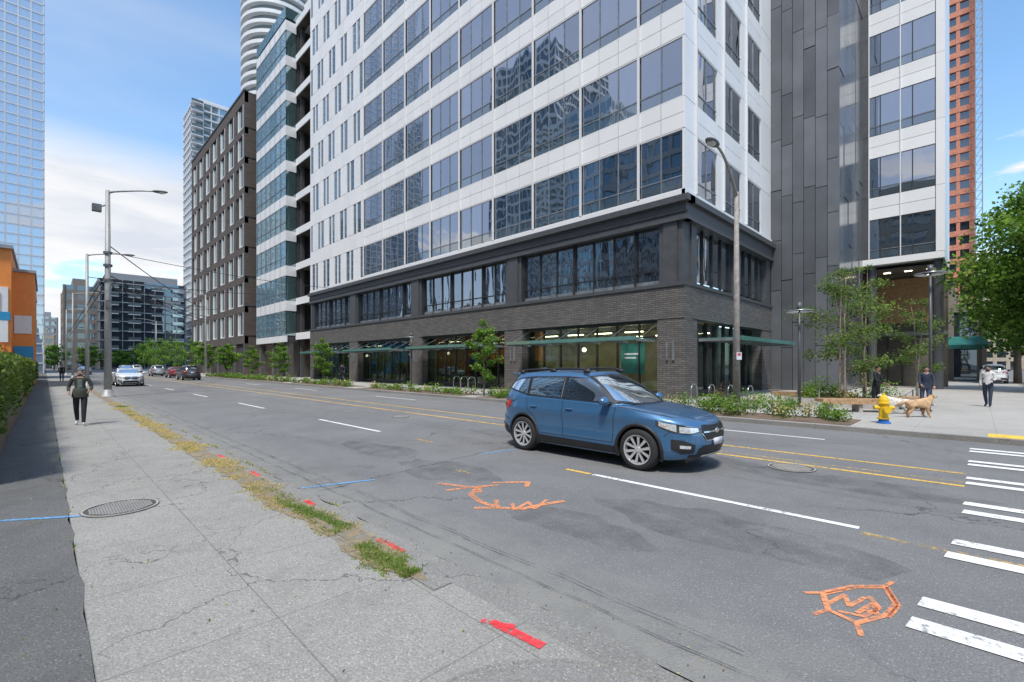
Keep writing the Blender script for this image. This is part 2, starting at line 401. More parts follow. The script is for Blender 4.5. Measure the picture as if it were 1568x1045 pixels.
def manhole(loc,r):
    mb=MB()
    mb.lathe([(0,.004),(r*.86,.004),(r*.88,.0),(r*.92,.0),(r*.94,.008),(r,.008),(r*1.02,0)],'iron',(0,0,0))
    n=12
    for i in range(-n,n+1):
        for j in range(-n,n+1):
            x,y=i*r*.07,j*r*.07
            if x*x+y*y<(r*.82)**2 and (i+j)%2: mb.box(x-r*.028,x+r*.028,y-r*.028,y+r*.028,.003,.010,'concrete' if (i*7+j*3)%4 else 'iron')
    mb.lathe([(r*.94,.0085),(r,.0085)],'concrete',(0,0,0))
    o=mb.obj('manhole_cover'); o.location=loc
manhole((-7.45,.66,SZ+.006),.37); manhole((-2.3,9.15,.008),.36); manhole((-14,8.6,.004),.33)
tp=mat('tactile_yellow',(.82,.55,.08),.7); mb=MB(); mb.box(.15,1.7,15.45,16.15,.10,.122,tp)
for i in range(14):
    for j in range(6): mb.ell((.22+i*.11,15.52+j*.11,.122),(.02,.02,.008),tp,6,4)
mb.obj('tactile_paving')

# ---------------------------------------------------------------- main office building
FZ=21.3; CX=-9.8
def mainbuilding():
    mb=MB()
    top=62
    mb.box(-53.5,CX-.14,FZ+.14,42,9.7,top,'joint')
    PM=('y',FZ); PS=('x',CX)
    edges=[-9.8,-12.2]+[-12.2-3.62*i for i in range(1,9)]
    edges[-1]=-41.1
    z0s=[10.1+4.4*k for k in range(12)]
    def bay(pl,a,b,z0,n):
        if a>b:a,b=b,a
        w=(b-a-.14)/n
        for i in range(n):
            u0=a+.07+i*w+.03; u1=a+.07+(i+1)*w-.03
            fb(mb,pl,u0,u1,z0+.03,z0+.62,-.09,-.06,'spglass')
            fb(mb,pl,u0,u1,z0+.68,z0+2.82,-.09,-.06,'cwglass')
            if i: fb(mb,pl,u0-.055,u0-.005,z0,z0+2.85,-.11,-.02,'greymull')
        fb(mb,pl,a+.07,b-.07,z0+.62,z0+.68,-.11,-.03,'greymull')
        fb(mb,pl,a+.07,b-.07,z0-.02,z0+.03,-.11,-.01,'white_mull')
        fb(mb,pl,a+.07,b-.07,z0+2.82,z0+2.87,-.11,-.01,'white_mull')
        m=max(1,round((b-a)/1.2)); pw=(b-a)/m
        for i in range(m):
            for (q0,q1) in ((z0+2.89,z0+3.62),(z0+3.65,z0+4.365)):
                fb(mb,pl,a+i*pw+.016,a+(i+1)*pw-.016,q0,q1,-.12,.0,'white_panel')
        fb(mb,pl,a-.055,a+.055,z0,z0+4.4,.002,.09,'white_mull')
    for k,z0 in enumerate(z0s):
        for i in range(len(edges)-1):
            bay(PM,edges[i],edges[i+1],z0,2 if i==0 else 3)
        nmod=9; a0=-53.7; w=(53.7-41.1-.05)/nmod
        for i in range(nmod):
            u=a0+i*w
            sl=(.55 if (i+k)%3 else .72)
            off=.12 if (i+k)%2 else w-sl-.12
            fb(mb,PM,u+off,u+off+sl,z0+.05,z0+2.8,-.09,-.06,'slitglass')
            fb(mb,PM,u+.016,u+off-.03,z0,z0+2.85,-.12,0,'white_panel')
            fb(mb,PM,u+off+sl+.03,u+w-.016,z0,z0+2.85,-.12,0,'white_panel')
            fb(mb,PM,u+.016,u+w-.016,z0+2.89,z0+4.36,-.12,0,'white_panel')
        es=[FZ,22.5,25.2,26.0,28.7,29.5,32.2,34.2]
        kinds='wgwgwgw'
        for i,kd in enumerate(kinds):
            a,b=es[i],es[i+1]
            if kd=='w':
                fb(mb,PS,a+.016,b-.016,z0,z0+2.86,-.12,0,'white_panel')
                fb(mb,PS,a+.016,b-.016,z0+2.89,z0+4.36,-.12,0,'white_panel')
            else: bay(PS,a,b,z0,2)
    fb(mb,PM,-53.7,-9.75,9.75,10.07,-.12,.06,'white_panel')
    fb(mb,PS,FZ-.06,34.2,9.75,10.07,-.12,.06,'white_panel')
    fb(mb,PM,-53.7,CX+.30,9.45,9.745,-.5,.32,'dkmetal')
    fb(mb,PM,-53.7,CX+.12,8.75,9.45,-.5,.10,'dkmetal')
    fb(mb,PM,-53.7,CX+.18,8.98,9.06,.0,.16,'mullion')
    fb(mb,PM,-53.7,CX+.2,8.62,8.75,-.5,.18,'dkmetal')
    fb(mb,PS,FZ-.02,34.2,9.45,9.742,-.5,.30,'dkmetal')
    fb(mb,PS,FZ+.0,34.2,8.75,9.45,-.5,.11,'dkmetal')
    fb(mb,PS,FZ+.0,34.2,8.62,8.748,-.5,.19,'dkmetal')
    mb.box(-53.4,CX-.5,FZ+.5,36,9.2,9.7,'joint')
    pil=[(-11.2,-9.8),(-22.0,-20.4),(-33.2,-31.5),(-44.1,-42.3),(-53.7,-52.6)]
    for (a,b) in pil:
        fb(mb,PM,a,b,0.1,4.0,-.8,.0,'dkbrick')
        fb(mb,PM,a+.1,b-.1,5.72,8.62,-.8,-.02,'dkmetal')
        fb(mb,PM,a+.35,b-.35,5.72,8.62,-.02,.07,'dkmetal')
    fb(mb,PM,-53.7,-9.8,4.0,5.55,-.8,.03,'dkbrick')
    fb(mb,PM,-53.7,-9.77,5.55,5.72,-.8,.10,'dkmetal')
    for i in range(len(pil)-1):
        a=pil[i+1][1]; b=pil[i][0]
        n=max(6,int(round((b-a)/1.25))); w=(b-a)/n
        for k in range(n):
            fb(mb,PM,a+k*w+.03,a+(k+1)*w-.03,5.95,8.52,-.34,-.3,'l2glass')
            fb(mb,PM,a+k*w-.03,a+k*w+.03,5.72,8.62,-.36,-.22 if k%3 else -.12,'mullion')
        fb(mb,PM,a,b,5.72,5.95,-.4,-.25,'greymull'); fb(mb,PM,a,b,6.42,6.48,-.36,-.24,'mullion'); fb(mb,PM,a,b,8.52,8.62,-.4,-.25,'mullion')
        for k in range(n):
            fb(mb,PM,a+k*w+.03,a+(k+1)*w-.03,.45,3.15,-.64,-.61,'shopglass')
            fb(mb,PM,a+k*w+.03,a+(k+1)*w-.03,3.22,3.85,-.64,-.61,'shopglass')
            fb(mb,PM,a+k*w-.035,a+k*w+.035,.115,4.0,-.68,-.54,'mullion')
        fb(mb,PM,a,b,.115,.45,-.7,-.56,'mullion'); fb(mb,PM,a,b,3.15,3.22,-.68,-.55,'mullion'); fb(mb,PM,a,b,3.85,4.0,-.7,-.3,'mullion')
        ca,cb=a+.3,b-.2
        # glazed canopy : steel outriggers carrying overlapping glass blades
        kk=int((cb-ca)/1.5)
        for k in range(kk):
            u0=ca+(cb-ca)*k/kk; u1=ca+(cb-ca)*(k+1)/kk
            for q in range(5):
                d0=.0+q*.33
                fb(mb,PM,u0+.05,u1-.05,3.02+.012*q,3.05+.012*q,d0-.04,d0+.27,'canopyglass')
        fb(mb,PM,ca,cb,2.96,3.14,1.62,1.70,'canopyglass')
        for k in range(kk+1):
            u=ca+(cb-ca)*k/kk
            fb(mb,PM,u-.03,u+.03,2.90,3.01,-.5,1.62,'greymull')
            mb.tube([(u,FZ-1.4,3.0),(u,FZ+.5,3.9)],.015,'greymull',5)
    mb.box(-53,-10.6,FZ+6,FZ+6.2,.1,4,'interior'); mb.box(-53,-10.6,FZ+.8,FZ+6,3.95,4.0,'inter_dk'); mb.box(-53,-10.6,FZ+.7,FZ+6,.1,.13,'concrete')
    for x in range(-52,-11,2):
        mb.box(x,x+1.1,FZ+1.6,FZ+1.72,3.55,3.6,'lamp_on'); mb.box(x+.6,x+1.7,FZ+4,FZ+4.12,3.45,3.5,'lamp_on')
        if R()<.7: mb.box(x,x+U(.6,1.4),FZ+3,FZ+3.8,.13,U(.9,2.4),random.choice(('interior','inter_dk','concrete','wood')))
        if R()<.4: mb.ell((x+.5,FZ+2.6,2.7),(.13,.13,.13),'lamp_on',10,6)
    for (a,b) in ((FZ+.81,22.7),(32.4,34.2)):
        fb(mb,PS,a,b,.1,4.0,-.8,.0,'dkbrick')
    for (a,b) in ((FZ+.81,22.7),(28.0,28.6),(33.4,34.2)): fb(mb,PS,a,b,5.72,8.62,-.8,-.02,'dkmetal')
    fb(mb,PS,FZ+.81,34.2,4.0,5.55,-.8,.032,'dkbrick'); fb(mb,PS,FZ+.81,34.2,5.55,5.718,-.8,.10,'dkmetal')
    a,b=22.7,32.4; n=8; w=(b-a)/n
    for k in range(n):
        fb(mb,PS,a+k*w+.03,a+(k+1)*w-.03,.45,3.15,-.64,-.61,'shopglass'); fb(mb,PS,a+k*w+.03,a+(k+1)*w-.03,3.22,3.9,-.64,-.61,'shopglass')
        fb(mb,PS,a+k*w-.035,a+k*w+.035,.115,4.0,-.68,-.5,'mullion')
    fb(mb,PS,a,b,3.15,3.22,-.68,-.5,'mullion'); fb(mb,PS,a,b,.115,.45,-.7,-.5,'mullion')
    n=9; b=33.4; w=(b-a)/n
    for k in range(n):
        fb(mb,PS,a+k*w+.03,a+(k+1)*w-.03,5.95,8.5,-.34,-.3,'l2glass'); fb(mb,PS,a+k*w-.03,a+k*w+.03,5.72,8.62,-.36,-.2,'mullion')
    fb(mb,PS,FZ+1.5,32.3,3.04,3.08,0.03,1.8,'canopyglass'); fb(mb,PS,FZ+1.5,32.3,2.96,3.16,1.8,1.88,'canopyglass')
    for k in range(8):
        u=FZ+1.5+k*1.3; fb(mb,PS,u-.03,u+.03,2.92,3.035,.03,1.8,'greymull')
    for (a,b) in pil[:4]:
        c=(a+b)/2
        for dx in (-.16,.16): fb(mb,PM,c+dx-.05,c+dx+.05,2.0,2.9,.0,.08,'greymull')
    fb(mb,PM,-13.6,-12.2,1.3,2.9,-.605,-.60,mat('green_poster',(.03,.18,.14),.6))
    fb(mb,PM,-13.4,-12.5,2.3,2.38,-.60,-.597,'plate'); fb(mb,PM,-13.4,-12.7,2.1,2.17,-.60,-.597,'plate')
    Y2=34.2; X2=-6.0; Y3=42
    mb.box(-12,X2-.12,Y2+.12,50,.1,top,'joint')
    def panels(pl,a,b,wid,m):
        n=max(1,round((b-a)/wid)); w=(b-a)/n
        for i in range(n):
            z=.12-U(0,3)
            while z<top:
                h=random.choice((3.3,4.4,5.5)); 
                z1=min(z+h,top)
                if z1>.2: fb(mb,pl,a+i*w+.014,a+(i+1)*w-.014,max(z,.115)+.02,z1-.02,-.11,random.choice((0,0,.03)),m)
                z=z1
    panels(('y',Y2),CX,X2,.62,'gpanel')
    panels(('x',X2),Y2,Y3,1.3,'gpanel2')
    T0=8.9; W0,W1=-6.0,-1.6
    mb.box(W0+.1,W1-.1,Y3+.14,Y3+7,T0,top,'joint')
    PT=('y',Y3)
    fb(mb,PT,W0,W1,T0-.02,T0+.42,-7,.05,'white_panel')
    z=T0+.45
    while z<top:
        fb(mb,PT,W0,W0+.38,z,z+4.38,-.12,.02,'dkmetal')
        for (a,b) in ((W0+.4,W0+2.15),(W0+2.15,W0+3.95)):
            fb(mb,PT,a+.03,b-.03,z+.68,z+2.75,-.09,-.06,'cwglass'); fb(mb,PT,a+.03,b-.03,z+.03,z+.58,-.09,-.06,'spglass')
            fb(mb,PT,a+.6,a+.66,z,z+2.8,-.1,-.02,'mullion')
            fb(mb,PT,a-.03,a+.03,z,z+4.4,.0,.05,'white_mull')
            fb(mb,PT,a+.03,b-.03,z+.60,z+.65,-.1,-.03,'greymull')
            fb(mb,PT,a+.016,b-.016,z+2.80,z+3.57,-.12,0,'white_panel'); fb(mb,PT,a+.016,b-.016,z+3.60,z+4.37,-.12,0,'white_panel')
        fb(mb,PT,W0+3.97,W1+.02,z,z+4.38,-.12,.02,'white_panel')
        fb(mb,('x',W1),Y3,Y3+7,z,z+4.37,-.12,.0,'white_panel')
        z+=4.4
    mb.box(W0,W1,Y3+5,Y3+5.2,.1,T0,'inter_dk')
    for k in range(5): mb.box(W0+k*.9,W0+k*.9+.06,Y3+4.9,Y3+5,.1,4,'mullion')
    mb.box(W0,W1,Y3+4.9,Y3+5,4,4.3,'greymull'); mb.box(W0+.3,W1-.3,Y3+4.92,Y3+4.99,5,T0-.5,'wood')
    mb.box(W0,W1,Y3+.5,Y3+5,T0-.35,T0-.3,'inter_dk')
    for x in (W0+.5,W1-.35): mb.tube([(x,Y3+.6,.1),(x,Y3+.6,T0)],.28,'dkmetal',16)
    for x in (-5,-3.8,-2.6): mb.box(x,x+.4,Y3+2,Y3+2.1,T0-.4,T0-.36,'lamp_on')
    mb.obj('office_building')
mainbuilding()

def neighbour():
    mb=MB(); H=45
    Yb=22.6
    mb.box(-61.3,-53.8,Yb+3.5,40,.1,H-1,'joint')
    z=5.0
    while z<H:
        mb.box(-61.3,-53.75,Yb,Yb+3.5,z,z+.35,'inter_dk')
        mb.box(-61.3,-53.75,Yb-.12,Yb-.02,z-.1,z+.75,'white_panel')
        mb.box(-61.3,-53.75,Yb+.7,Yb+.76,z+1.05,z+1.1,'steel')
        if R()<.7: mb.box(-58.5,-57.6,Yb+2,Yb+2.1,z-.12,z-.08,'lamp_on')
        z+=4.4
    for x in (-61.0,-57.4,-54.0): mb.box(x-.2,x+.2,Yb+.4,Yb+.8,.1,H,'dkmetal')
    a,b=-72.7,-61.4
    mb.box(a+.1,b-.1,FZ+.14,40,4.6,H,'joint'); mb.box(a+1,b-1,FZ+2,40,.1,4.6,'inter_dk')
    PM=('y',FZ); PS=('x',b)
    z=5.4; g=glassmat('bay_glass',(.75,.9,.92),.42,inner=(.07,.13,.135),inner2=(.16,.24,.23))
    fb(mb,PM,a,b+.05,4.6,5.4,-.2,.05,'white_panel')
    while z<H-1:
        w=(b-a)/6
        for i in range(6):
            fb(mb,PM,a+i*w+.04,a+(i+1)*w-.04,z+.03,z+3.1,-.08,-.05,g)
            fb(mb,PM,a+i*w-.03,a+i*w+.03,z,z+4.4,-.1,.04,'greymull')
        fb(mb,PM,a,b,z+1.0,z+1.05,-.09,0,'greymull')
        fb(mb,PM,a,b,z+3.12,z+4.38,-.1,.02,'white_panel')
        fb(mb,PS,FZ+.02,FZ+1.3,z+3.12,z+4.38,-.1,.02,'white_panel'); fb(mb,PS,FZ+.05,FZ+1.25,z+.03,z+3.1,-.08,-.04,g)
        z+=4.4
    mb.box(a,b,FZ,30,H+.3,H+1.6,g); mb.box(-61.4,-53.8,Yb+1,35,H-.5,H+3,'white_panel')
    for x in (a+.5,(a+b)/2,b-.5): mb.box(x-.35,x+.35,FZ+.3,FZ+1,.1,4.6,'dkbrick')
    mb.obj('glass_bay_building')
    mb=MB(); F=20.5; x0,x1=-110,-75.5; H=41.6
    P=('y',F)
    mb.box(x0,x1-.02,F+.3,45,.1,H-.02,'joint'); 
    g=glassmat('brick_building_glass',(.75,.88,.9),.42,inner=(.08,.12,.12),inner2=(.28,.33,.32))
    nb=7; bw=(x1-x0)/nb
    for i in range(nb+1):
        u=x0+i*bw; fb(mb,P,max(x0,u-.55),min(x1,u+.55),.1,H,-.5,.0,'brnbrick')
    z=6.0
    while z<H-1:
        fb(mb,P,x0,x1,z-1.0 if z>6 else z-1.2,z,-.5,-.02,'brnbrick')
        for i in range(nb):
            a=x0+i*bw+.55;b=a+bw-1.1
            off=(int(z)%2)*.7
            fb(mb,P,a,a+1.0+off,z,z+3.35,-.35,-.25,g); fb(mb,P,a+1.0+off,b,z,z+3.35,-.34,-.24,g)
            fb(mb,P,a+.9+off,a+1.05+off,z,z+3.35,-.23,-.05,'white_mull'); fb(mb,P,b-.15,b,z,z+3.35,-.23,.04,'white_mull')
            fb(mb,P,a+1.05+off,b-.15,z+.0,z+.14,-.23,.0,'white_mull'); fb(mb,P,a+2.2+off*.5,a+2.28+off*.5,z+.15,z+3.35,-.23,-.15,'mullion')
        z+=4.35
    fb(mb,P,x0,x1,H-1.6,H,-.5,-.01,'brnbrick'); fb(mb,P,x0,x1+.05,H,H+.25,-.5,.1,'dkmetal')
    for i in range(nb):
        a=x0+i*bw+.55; fb(mb,P,a,a+bw-1.1,.1,4.8,-.6,-.5,'slitglass')
    mb.box(x1-.3,x1,F+.5,45,.1,H,'brnbrick')
    for k in range(8): mb.box(x1-.02,x1+.04,F+.02,45,5.9+4.35*k,6.0+4.35*k,'mullion')
    mb.box(x0+5,x1-6,F+6,30,H,H+3,'greymull')
    mb.obj('brown_brick_building')
neighbour()

def grid_tower(name,x0,x1,y0,y1,h,fh,bay,glass,frame,band=.3,mw=.12,out=.12,z0=0.1):
    mb=MB(); mb.box(x0,x1,y0,y1,z0,h,glass)
    z=z0+fh
    while z<h+.1:
        mb.box(x0-out,x1+out,y0-out,y1+out,z-band/2,z+band/2,frame); z+=fh
    n=int(round((x1-x0)/bay)); o=out*.8
    for i in range(n+1):
        u=x0+(x1-x0)*i/n
        mb.box(u-mw/2,u+mw/2,y0-o,y0+.01,z0,h,frame); mb.box(u-mw/2,u+mw/2,y1-.01,y1+o,z0,h,frame)
    n=int(round((y1-y0)/bay))
    for i in range(n+1):
        u=y0+(y1-y0)*i/n
        mb.box(x1-.01,x1+o,u-mw/2,u+mw/2,z0,h,frame); mb.box(x0-o,x0+.01,u-mw/2,u+mw/2,z0,h,frame)
    mb.box(x0+2,x1-2,y0+2,y1-2,h,h+2.5,frame)
    return mb.obj(name)
gt=lambda n,r,a,i1,i2,**k: glassmat(n,r,a,inner=i1,inner2=i2,wave=.1,**k)
G_blue=gt('blue_tower_glass',(.80,.86,.95),.42,(.30,.37,.44),(.30,.37,.44))
G_dark=gt('dark_apartment_glass',(.5,.6,.7),.25,(.03,.04,.05),(.06,.08,.1))
G_teal=gt('teal_tower_glass',(.7,.82,.86),.35,(.15,.19,.20),(.15,.19,.20))
m_wfr=mat('pale_frame',(.64,.66,.69),.5,var=.05); m_gfr=mat('grey_frame',(.30,.31,.33),.6,var=.1); m_bfr=mat('brown_frame',(.26,.22,.19),.7,var=.1)
m_ored=mat('primer_red',(.55,.22,.14),.6); m_tan=mat('tan_wall',(.46,.40,.32),.8)
m_or=mat('orange_cladding',(.82,.26,.05),.5,var=.06); m_wh=mat('white_cladding',(.74,.74,.74),.5,var=.05); m_bl=mat('blue_cladding',(.03,.28,.52),.5,var=.08)
grid_tower('blue_glass_tower',-175,-130,-45,-.2,120,1.9,1.75,G_blue,m_wfr,.24,.2,.1)
grid_tower('concrete_tower',-52,-30,-60,-36,44,3.3,2.2,G_dark,m_gfr,1.0,.5,.25)
grid_tower('brick_apartment_building',-26,-4,-56,-38,36,3.2,3.2,G_dark,m_bfr,1.3,1.3,.25)
grid_tower('residential_tower',-80,-57,-70,-45,60,3.2,2.6,G_teal,m_wfr,.9,.4,.25)
grid_tower('glass_residential_tower',-112,-86,-86,-60,95,3.2,2.2,G_dark,m_wfr,.8,.3,.25)
grid_tower('office_tower',4,26,-62,-40,48,3.3,2.2,G_teal,m_gfr,1.0,.5,.25)
grid_tower('low_office_building',16,40,-20,-2,20,3.8,3.0,G_dark,m_tan,1.0,.8,.2)
grid_tower('construction_tower',-20,-1.3,160,180,120,3.4,2.2,G_dark,m_ored,1.3,.7,.5)
mb=MB()
for s in (0,1):
    for t in (0,1): mb.tube([(-.6+1.2*s,157+1.2*t,0),(-.6+1.2*s,157+1.2*t,125)],.12,m_gfr,6)
for k in range(60):
    z=k*2.05
    for (a,b) in (((-.6,157),(.6,157)),((.6,157),(.6,158.2))): mb.tube([(a[0],a[1],z),(b[0],b[1],z+2.05)],.07,m_gfr,5); mb.tube([(a[0],a[1],z),(b[0],b[1],z)],.07,m_gfr,5)
mb.obj('construction_hoist')
grid_tower('brick_shop_building',-14,.2,66,80,7.5,3.7,2.4,G_dark,m_bfr,.8,.7,.15)
mb=MB()
mb.face([(-6,65.8,4.6),(.6,65.8,4.6),(.6,63.6,3.7),(-6,63.6,3.7)],mat('teal_awning',(.02,.16,.15),.7)); mb.face([(-6,63.6,3.7),(.6,63.6,3.7),(.6,63.6,3.3),(-6,63.6,3.3)],mat('teal_awning_trim',(.02,.13,.12),.7))
mb.obj('awning')
grid_tower('apartment_building',16,40,60,90,24,3.2,3,G_dark,m_tan,1.2,.9,.2)
grid_tower('far_apartment_building',-14,30,215,235,30,3.2,3,G_dark,m_tan,1.2,.9,.2)
grid_tower('glass_apartment_building',-235,-210,13,37,31,3.3,3.0,G_dark,m_gfr,.35,.2,.5)
mb=MB()
for z in range(4,31,3):
    for y in (14.5,20.5,27,33): 
        mb.box(-209.3,-208.4,y,y+3.4,z,z+.25,m_wfr); mb.box(-208.5,-208.38,y,y+3.4,z+.25,z+1.2,G_teal)
mb.obj('apartment_balconies')
grid_tower('beige_apartment_building',-240,-212,4.5,12.5,28,3.2,2.6,G_dark,m_bfr,1.3,.9,.2)
grid_tower('distant_building',-300,-270,-6,2.5,14,3.2,2.6,G_dark,m_tan,1.3,.9,.2)
grid_tower('distant_building',-330,-310,-3,4,24,3.2,2.6,G_teal,m_gfr,1.3,.9,.2)
grid_tower('glass_balcony_tower',-245,-225,43,60,109,3.3,3,G_teal,m_wfr,.6,.35,.5)
mb=MB()
for k in range(32):
    mb.box(-226,-223,41.5,45.5,5+3.3*k,5.35+3.3*k,m_wfr); mb.box(-223.2,-223,41.5,45.5,5.35+3.3*k,6.4+3.3*k,G_teal)
mb.obj('tower_balconies')
mb=MB(); c=(-161,54)
mb.lathe([(9.6,0),(9.6,150)],G_teal,(c[0],c[1],0),seg=40)
z=3
while z<150:
    mb.lathe([(9.6,z),(11,z),(11,z+1.1),(10.8,z+1.1),(10.8,z+.3),(9.6,z+.3)],m_wh,(c[0],c[1],0),seg=40); z+=3.1
mb.obj('round_balcony_tower')
mb=MB()
mb.box(-62,-50,-14,-1.75,.1,10.2,m_or); mb.box(-66,-53,-12,-.6,.1,9.0,m_or)
mb.box(-50.0,-49.9,-3,-1.9,3.4,7.4,m_wh); mb.box(-53,-52.9,-1.7,-.75,4.2,5.6,m_wh); mb.box(-50,-49.88,-3,-1.8,5.0,5.6,m_bl)
mb.box(-53,-52.88,-1.7,-.65,1,3.2,m_bl); mb.box(-49.95,-49.86,-3,-2.1,2.0,3.2,m_or); mb.box(-50,-49.84,-2.9,-2.3,5.7,7.0,m_or)
mb.box(-62.1,-49.7,-14.1,-1.65,10.2,10.45,m_gfr); mb.box(-66.1,-52.8,-12,-.5,9.0,9.2,m_gfr)
mb.obj('orange_building')
mb=MB(); mb.box(-95,-80,-16,-.9,.1,10.5,m_bl); mb.box(-80,-79.85,-10,-1.2,6,8.8,m_wh); mb.box(-95.2,-79.8,-16,-.8,10.5,10.8,m_gfr)
for k in range(4): mb.box(-80,-79.9,-1.0-1.0*k-.5,-1.0-1.0*k,2,5,G_teal)
mb.obj('blue_building')

# ---------------------------------------------------------------- vegetation
def leaf(mb,c,s,m):
    a=Vector((random.gauss(0,1),random.gauss(0,1),random.gauss(0,1)))
    a.normalize(); b=a.cross(Vector((random.gauss(0,1),random.gauss(0,1),random.gauss(0,1)))).normalized()
    a*=s*.5; b*=s*.32; c=Vector(c)
    mb.face([c-a,c+b,c+a,c-b],m)
def leafblob(mb,c,r,n,s,mats):
    for _ in range(n):
        d=Vector((random.gauss(0,1),random.gauss(0,1),random.gauss(0,1))).normalized()
        q=R()**.45
        k=noise.noise(Vector((c[0]+d.x*1.7,c[1]+d.y*1.7,c[2]+d.z*1.7)))
        q*=1+.45*k
        p=(c[0]+d.x*r[0]*q,c[1]+d.y*r[1]*q,c[2]+d.z*r[2]*q)
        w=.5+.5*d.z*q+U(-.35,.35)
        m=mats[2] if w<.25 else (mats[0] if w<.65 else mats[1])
        leaf(mb,p,s*U(.6,1.3),m)
def tree(name,loc,h,cr,base,tr=.06,nl=3000,ls=.14,mats=(L1,L2,L3),bark='bark',stems=1,nb=14,blob=.38):
    e=empty(name,loc)
    mt=MB(); ml=MB()
    ends=[]
    for s in range(stems):
        lean=Vector((U(-1,1),U(-1,1),0))*(.12 if stems==1 else .35)*cr
        off=Vector((U(-1,1),U(-1,1),0))*(0 if stems==1 else .15)
        path=[]
        for i in range(7):
            t=i/6; path.append(off+lean*t*t+Vector((U(-.03,.03),U(-.03,.03),0))*h*.3*t+Vector((0,0,h*.9*t)))
        mt.tube(path,[tr*(1-.85*i/6) for i in range(7)],bark,8)
        for k in range(nb//stems):
            t=base/h+(1-base/h)*(k+.5)/(nb/stems)*.92
            i=min(5,int(t*6*.95)); p=path[i].lerp(path[i+1],t*6*.95-i if t*6*.95-i<1 else 1)
            ang=k*2.4+U(-.4,.4); 
            prof=math.sin(math.pi*min(1,max(.08,(t*h-base)/(h-base)*.86+.12)))**.7
            ln=cr*prof*U(.55,.95)
            q=p+Vector((math.cos(ang)*ln,math.sin(ang)*ln,ln*U(.15,.6)))
            mt.tube([p,p.lerp(q,.5)+Vector((0,0,.06*ln)),q],[tr*.38*(1-t*.6),tr*.25*(1-t*.6),tr*.08],bark,5)
            ends.append((q,prof)); ends.append((p.lerp(q,.55),prof*.8))
        ends.append((path[-1],.4))
    tot=len(ends)
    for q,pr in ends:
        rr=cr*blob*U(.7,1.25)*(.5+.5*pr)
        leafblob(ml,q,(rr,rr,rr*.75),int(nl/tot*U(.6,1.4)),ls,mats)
    mt.obj('trunk_and_limbs',e,True); ml.obj('foliage',e)
    return e
Z=.115
for x,h,c in ((-18.6,4.3,1.0),(-38.9,4.1,1.1),(-48.9,4.1,1.15),(-58,4.0,1.15)):
    tree('street_tree',(x,16.5,Z),h,c,.9,.045,2600,.14,nb=12)
for x,y,h,c in ((-69,16.6,4.6,1.4),(-80,16.6,5.2,1.7),(-92,17,6.2,2.1),(-106,17,6.8,2.4),(-120,17,7.4,2.6),(-136,17,8,3)):
    tree('street_tree',(x,y,Z),h,c,1.3,.09,1500,.30,nb=12)
tree('plaza_tree',(-3.9,22.6,Z),5.9,1.6,1.4,.05,4200,.10,(L4,L1,L3),'birch',3,24,.34)
tree('plaza_tree',(-3.3,23.6,Z),6.2,1.4,1.6,.045,2600,.10,(L4,L2,L3),'birch',2,18,.34)
tree('plaza_tree',(-1.9,27.0,Z),4.9,1.2,1.4,.045,2400,.10,(L4,L1,L3),'birch',2,16,.34)
tree('large_maple_tree',(3.7,42,Z),15.2,4.9,3.0,.32,32000,.27,(L1,L2,L3),'bark',1,40,.36)
tree('large_maple_tree',(2.4,60,Z),12,4.2,2.8,.28,7000,.36,(L1,L2,L3),'bark',1,22,.4)
for x,y in ((-203,2),(-204,10),(-202,18),(-200,26),(-195,-4),(-190,22)):
    tree('background_tree',(x,y,0),U(6,9),3.6,1.5,.2,1200,.65,nb=12)
for x,y in ((-100,-3.6),(-120,-4),(-140,-4)):
    tree('street_tree',(x,y,0),5,2,1,.1,1000,.38,nb=10)

def shrubs(name,x0,x1,y0,y1,h,dens,ls,mats,z=Z):
    mb=MB(); n=int((x1-x0)*(y1-y0)*2.4)+2
    for _ in range(n):
        c=(U(x0,x1),U(y0,y1)); r=U(.28,.5); hh=h*U(.5,1.15)
        mm=mats if R()<.75 else random.choice(((L4,L2,L5),(L4,LS,L1)))
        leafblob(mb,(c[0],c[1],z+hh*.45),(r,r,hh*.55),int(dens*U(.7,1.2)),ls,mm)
    return mb.obj(name)
mb=MB()
for a,b in ((-8.8,-2.5),(-18.2,-10.5),(-31,-19.5),(-44,-33),(-56,-46),(-75,-58)):
    mb.box(a,b,15.55,17.3,.11,.135,'rust')
mb.obj('planting_bed')
shrubs('shrub_bed',-8.8,-5.2,15.7,17.2,.68,200,.08,(L1,L2,L3))
shrubs('shrub_bed',-5.0,-2.6,15.7,17.0,.60,200,.08,(L1,L2,L3))
shrubs('shrub_bed',-18,-11,15.7,17.0,.6,100,.10,(L1,L2,L3))
shrubs('shrub_bed',-31,-19.5,15.7,16.8,.55,70,.12,(L1,L2,L4))
shrubs('shrub_bed',-44,-33,15.7,16.8,.6,60,.14,(L1,L2,L4))
shrubs('shrub_bed',-75,-46,15.7,16.8,.65,45,.18,(L1,L2,L4))
shrubs('shrub_bed',-5.7,-2.3,22.0,24.4,1.2,200,.09,(L1,L2,L3))
shrubs('shrub_bed',-7.6,-6.2,18.2,19.2,.9,220,.08,(L4,L5,L3))
shrubs('shrub_bed',-6.2,-4.4,18.4,19.6,.7,180,.08,(L1,L2,L3))
mb=MB(); mb.box(-75,-10,-.9,-.62,.02,.62,'rust'); mb.box(-75,-10,-.93,-.59,.62,.70,'rust'); mb.obj('low_retaining_wall')
mb=MB()
mb.box(-74,-10.2,-2.3,-.95,.3,1.85,M['bark'])
